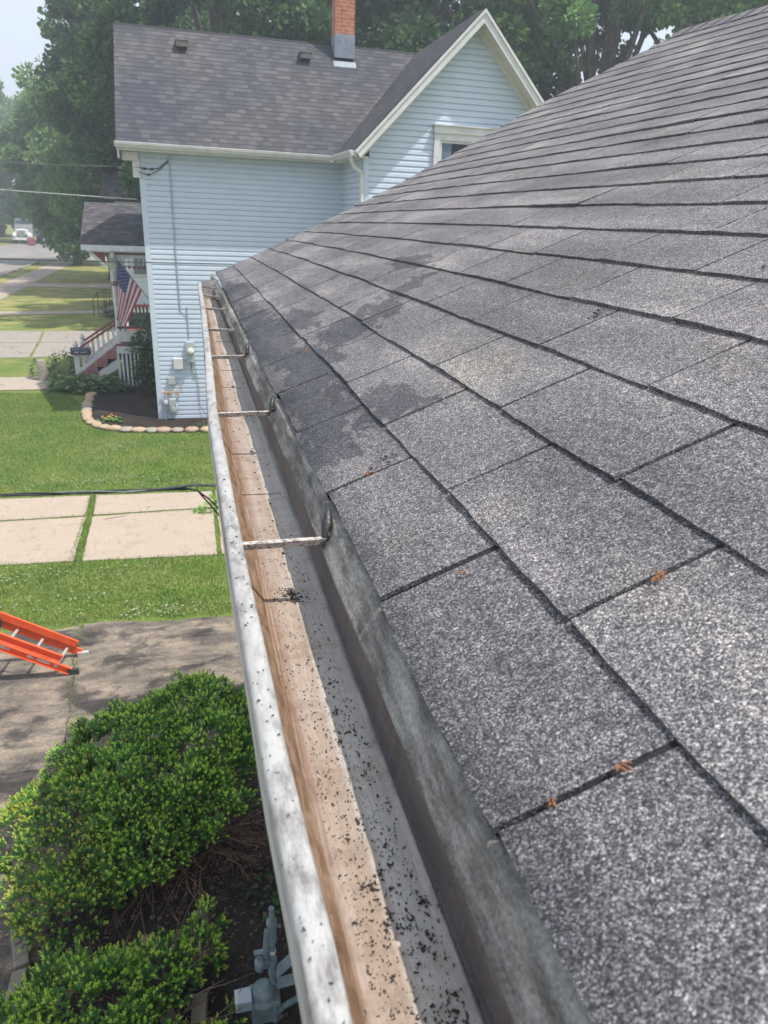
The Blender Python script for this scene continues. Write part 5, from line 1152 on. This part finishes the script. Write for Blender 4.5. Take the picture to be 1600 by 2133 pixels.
# leafy plants near the porch
def leafy(name, label, blobs, size, mats, cat='plant', zmin=.02, stem=None):
    root = thing(name, label, cat, (blobs[0][0][0], blobs[0][0][1], 0)); P = []; D = []
    for (c, rad, n) in blobs:
        u = rng.normal(0, 1, (n, 3)); u /= np.linalg.norm(u, axis=1)[:, None]; p = np.array(c) + u * np.array(rad) * rng.uniform(.55, 1.05, n)[:, None]; k = p[:, 2] > zmin; P.append(p[k]); D.append(u[k])
    P = np.concatenate(P); D = np.concatenate(D); n = len(P); D = D + rng.normal(0, .5, (n, 3)); D[:, 2] = np.abs(D[:, 2]) * .4; D /= np.linalg.norm(D, axis=1)[:, None]
    s_ = np.cross(D, np.array([0, 0, 1.]) + rng.normal(0, .3, (n, 3))); s_ /= np.linalg.norm(s_, axis=1)[:, None]; L = (size * rng.uniform(.6, 1.3, n))[:, None]
    V = np.stack([P, P + D * L * .5 + s_ * L * .32, P + D * L - np.array([0, 0, 1]) * L * .2, P + D * L * .5 - s_ * L * .32], 1).reshape(-1, 3) - np.array(root.location)
    me = npmesh('leaves', V, np.arange(len(V)).reshape(-1, 4), mats, rng.integers(0, len(mats), n)); o = bpy.data.objects.new('leaves', me); COL.objects.link(o); o.parent = root
    if stem:
        mb = MB()
        for a, b in stem: mb.tube([a, ((a[0] + b[0]) / 2 + .03, (a[1] + b[1]) / 2, (a[2] + b[2]) / 2), b], [.02, .015, .008], 6)
        kid(mb, 'stem', M['branch'], root)
    return root
LG = [mat('leaf_green_a', (.04, .10, .03), (.06, .14, .035), 3, .6, trans=.3), mat('leaf_green_b', (.09, .19, .06), (.13, .24, .07), 3, .6, trans=.3)]
leafy('porch_shrub', 'tall leafy green shrub between the porch and the blue wall', [((-1.22, 22.6, 1.5), (.36, .4, .5), 420), ((-1.15, 22.4, .9), (.32, .4, .7), 500), ((-1.35, 22.5, .6), (.35, .4, .5), 380), ((-1.1, 22.3, .35), (.35, .4, .35), 300), ((-1.55, 22.7, 1.35), (.25, .3, .25), 120)], .16, LG, 'shrub', stem=[((-1.2, 22.5, 0), (-1.2, 22.5, 1.5)), ((-1.3, 22.4, 0), (-1.45, 22.5, 1.2))])
leafy('ground_shrub', 'low pale green spreading shrub at the foot of the porch steps', [((-3.25, 22.85, .18), (.55, .5, .28), 520), ((-2.55, 22.9, .15), (.42, .42, .25), 380), ((-3.8, 23.0, .15), (.38, .4, .25), 260), ((-2.15, 22.7, .1), (.25, .3, .2), 120)], .17, [LG[1], mat('leaf_pale', (.17, .27, .11), (.22, .33, .13), 3, .6, trans=.3)], 'shrub')
leafy('flowering_shrub', 'upright green shrub with dull purple foliage between stump and newel post', [((-4.0, 24.9, .4), (.45, .4, .42), 380), ((-4.7, 24.8, .3), (.3, .3, .3), 160)], .12, LG + [mat('leaf_purple', (.12, .10, .10), (.18, .14, .15), 5, .7)], 'shrub')
leafy('dark_shrub', 'dark green shrub under the window of the white house', [((-2.2, 34.9, .55), (.9, .5, .6), 700), ((-1.2, 34.9, .6), (.8, .5, .6), 500), ((-3.7, 38.6, .4), (.4, .4, .45), 250)], .16, [LG[0], mat('leaf_dark', (.02, .055, .025), (.035, .08, .03), 3, .6)], 'shrub')
leafy('small_weed', 'small pale weed growing on the mulch right of the stone edging', [((.25, 18.45, .06), (.25, .12, .1), 90)], .08, LG, 'plant')
leafy('drive_weed', 'bright green weed growing from the concrete driveway joint near the gutter', [((.10, 12.75, .06), (.16, .14, .10), 90), ((.22, 13.25, .05), (.10, .18, .10), 60), ((-.05, 12.72, .04), (.08, .08, .05), 30)], .07, [mat('leaf_bright', (.16, .34, .05), (.24, .42, .07), 4, .5, trans=.3)], 'plant')
leafy('dirt_sprout', 'low dark green sprouts on the soil near the gutter above the gas meter', [((.32, 4.35, .03), (.14, .25, .04), 60)], .05, [LG[0]], 'plant', .01)

# ---------------------------------------------------------------- TREES
def leaf_mat(name, a, b, c): return mat(name, a, b, .55, .6, trans=.38, spec=.25, lo=.35, hi=.6, c3=c, s3=1.7)
LM = {'dark': leaf_mat('foliage_dark', (.028, .082, .036), (.048, .12, .042), (.12, .21, .065)), 'mid': leaf_mat('foliage_mid', (.075, .175, .055), (.115, .24, .07), (.19, .32, .09)), 'light': leaf_mat('foliage_light', (.10, .21, .085), (.16, .29, .10), (.25, .37, .13))}
def tree_data(sd, Hh, rad, nclump, nleaf, lsize, trunk_h, gap=.0, low=.12, cl=1.0):
    r = np.random.default_rng(sd); rr = random.Random(sd); cz = trunk_h + (Hh - trunk_h) * .5; rz = (Hh - trunk_h) * .55
    C = []; 
    while len(C) < nclump:
        u = r.normal(0, 1, 3); u /= np.linalg.norm(u); f = r.uniform(.35, 1) ** .45
        p = np.array([u[0] * rad * f, u[1] * rad * f, cz + u[2] * rz * f])
        if p[2] < low * Hh: continue
        ang = math.atan2(p[1], p[0])
        if math.sin(ang * 3 + sd) * math.sin(p[2] * .6 + sd * 2) > 1 - gap * 2: continue
        C.append(p)
    C = np.array(C); cr = cl * rad * .20 * r.uniform(.6, 1.35, nclump)
    idx = r.integers(0, nclump, nleaf); u = r.normal(0, 1, (nleaf, 3)); u /= np.linalg.norm(u, axis=1)[:, None]; dist = r.uniform(.25, 1.12, nleaf) ** .6
    P = C[idx] + u * (cr[idx] * dist)[:, None] * np.array([1.15, 1.15, .75]); P[:, 2] -= (cr[idx] * .25) * (np.abs(u[:, 0]) + np.abs(u[:, 1]))
    D = u + r.normal(0, .7, (nleaf, 3)) + np.array([0, 0, -.25]); D /= np.linalg.norm(D, axis=1)[:, None]; s_ = np.cross(D, r.normal(0, 1, (nleaf, 3))); s_ /= np.linalg.norm(s_, axis=1)[:, None]
    L = (lsize * r.uniform(.55, 1.35, nleaf))[:, None]
    V = np.stack([P, P + D * L * .5 + s_ * L * .36, P + D * L, P + D * L * .45 - s_ * L * .36], 1).reshape(-1, 3)
    tb = MB(); tb.tube([(0, 0, -.1), (.05, 0, .6), (.1 * rr.uniform(-1, 1), .1, trunk_h), (.3 * rr.uniform(-1, 1), .2, trunk_h + (Hh - trunk_h) * .35), (.4 * rr.uniform(-1, 1), .2, trunk_h + (Hh - trunk_h) * .7), (0, 0, Hh * .95)], [rad * .10, rad * .075, rad * .065, rad * .045, rad * .022, .02], 10)
    for k in range(min(nclump, 46)):
        c = C[k]; h0 = trunk_h * .9 + (c[2] - trunk_h * .9) * rr.uniform(.25, .6); h0 = max(h0, trunk_h * .7); a = Vector((.1, .1, h0)); b = Vector(c); m_ = a.lerp(b, .5) + Vector((0, 0, rr.uniform(-.2, .5))); tb.tube([a, m_, b], [rad * .028, rad * .018, rad * .006], 6)
    return V, tb
PROTO = {}
def proto(key, *a):
    V, tb = tree_data(*a); me = npmesh('crown', V, np.arange(len(V)).reshape(-1, 4), [LM[key.split('_')[0]]]); me2_ = tb.build('trunk', M['bark']); me2 = me2_.data; bpy.data.objects.remove(me2_); PROTO[key] = (me, me2)
proto('dark_a', 3, 19, 6.0, 105, 62000, .26, 4.0, .12, .2, .78)
proto('dark_b', 8, 20, 6.0, 66, 38000, .26, 5.0, .30, .2, .74)
proto('mid_a', 5, 19, 5.4, 70, 36000, .24, 4.5, .34, .2, .74)
proto('light_a', 12, 18.5, 4.3, 120, 60000, .26, 1.6, .10, .07, .95)
proto('light_b', 15, 13, 4.2, 80, 30000, .34, 1.5, .1, .05, .95)
def place(kind, x, y, rot, sc, label, group=None, tall=1.0):
    t = thing('tree', label, 'tree', (x, y, 0), group); t.rotation_euler = (0, 0, rot); t.scale = (sc, sc, sc * tall)
    for nm, me in zip(('crown', 'trunk'), PROTO[kind]): o = bpy.data.objects.new(nm, me); COL.objects.link(o); o.parent = t
GB = 'tall trees behind the blue house'
place('light_a', -5.4, 60, .3, 1.0, 'tall hazy green maple left of the blue house with branches drooping over the sidewalk', None, 1.0)
place('light_b', -9.6, 74, 1.3, 1.1, 'broad rounded tree behind the maple beside the sidewalk')
place('light_b', -17.8, 112, 2.1, 1.3, 'pale distant tree at the left edge above the street')
place('light_b', -27.0, 128, .1, 1.6, 'faint far tree behind the white truck')
place('light_b', -27.0, 108, 4.0, 1.0, 'low dark tree at the left edge across the street')
place('dark_a', 2.0, 37, .0, 1.0, 'dense dark tree above the left end of the blue house ridge', GB)
place('dark_b', 7.2, 38, 1.7, 1.05, 'dark tree with sky holes left of the brick chimney', GB)
place('dark_a', 12.6, 36, 3.1, 1.0, 'dark dense tree right of the brick chimney behind the valley', GB)
place('mid_a', 17.2, 31, .7, 1.02, 'greener tree right behind the cross gable peak', GB)
place('mid_a', 22.2, 31.5, 2.9, 1.0, 'airy green tree with sky gaps above the near roof edge', GB)
place('dark_b', 29.0, 34, 4.4, 1.05, 'dark tree at the top right corner above the near ridge', GB)
place('dark_a', -1.0, 50, 2.2, 1.0, 'dark tree between the maple and the blue house corner', GB)

# ---------------------------------------------------------------- HAZE
mb = MB(); mb.box((0, 250, 13.5), (820, 720, 29)); hz = mb.build('haze', None)
hm = bpy.data.materials.new('pale_haze'); hm.use_nodes = True; t = hm.node_tree; t.nodes.remove(t.nodes['Principled BSDF']); pv = t.nodes.new('ShaderNodeVolumePrincipled')
pv.inputs['Color'].default_value = (.84, .93, 1, 1); pv.inputs['Density'].default_value = .0034; pv.inputs['Anisotropy'].default_value = .3
t.links.new(pv.outputs[0], t.nodes['Material Output'].inputs['Volume']); hz.data.materials.clear(); hz.data.materials.append(hm); tag(hz, kind='stuff')
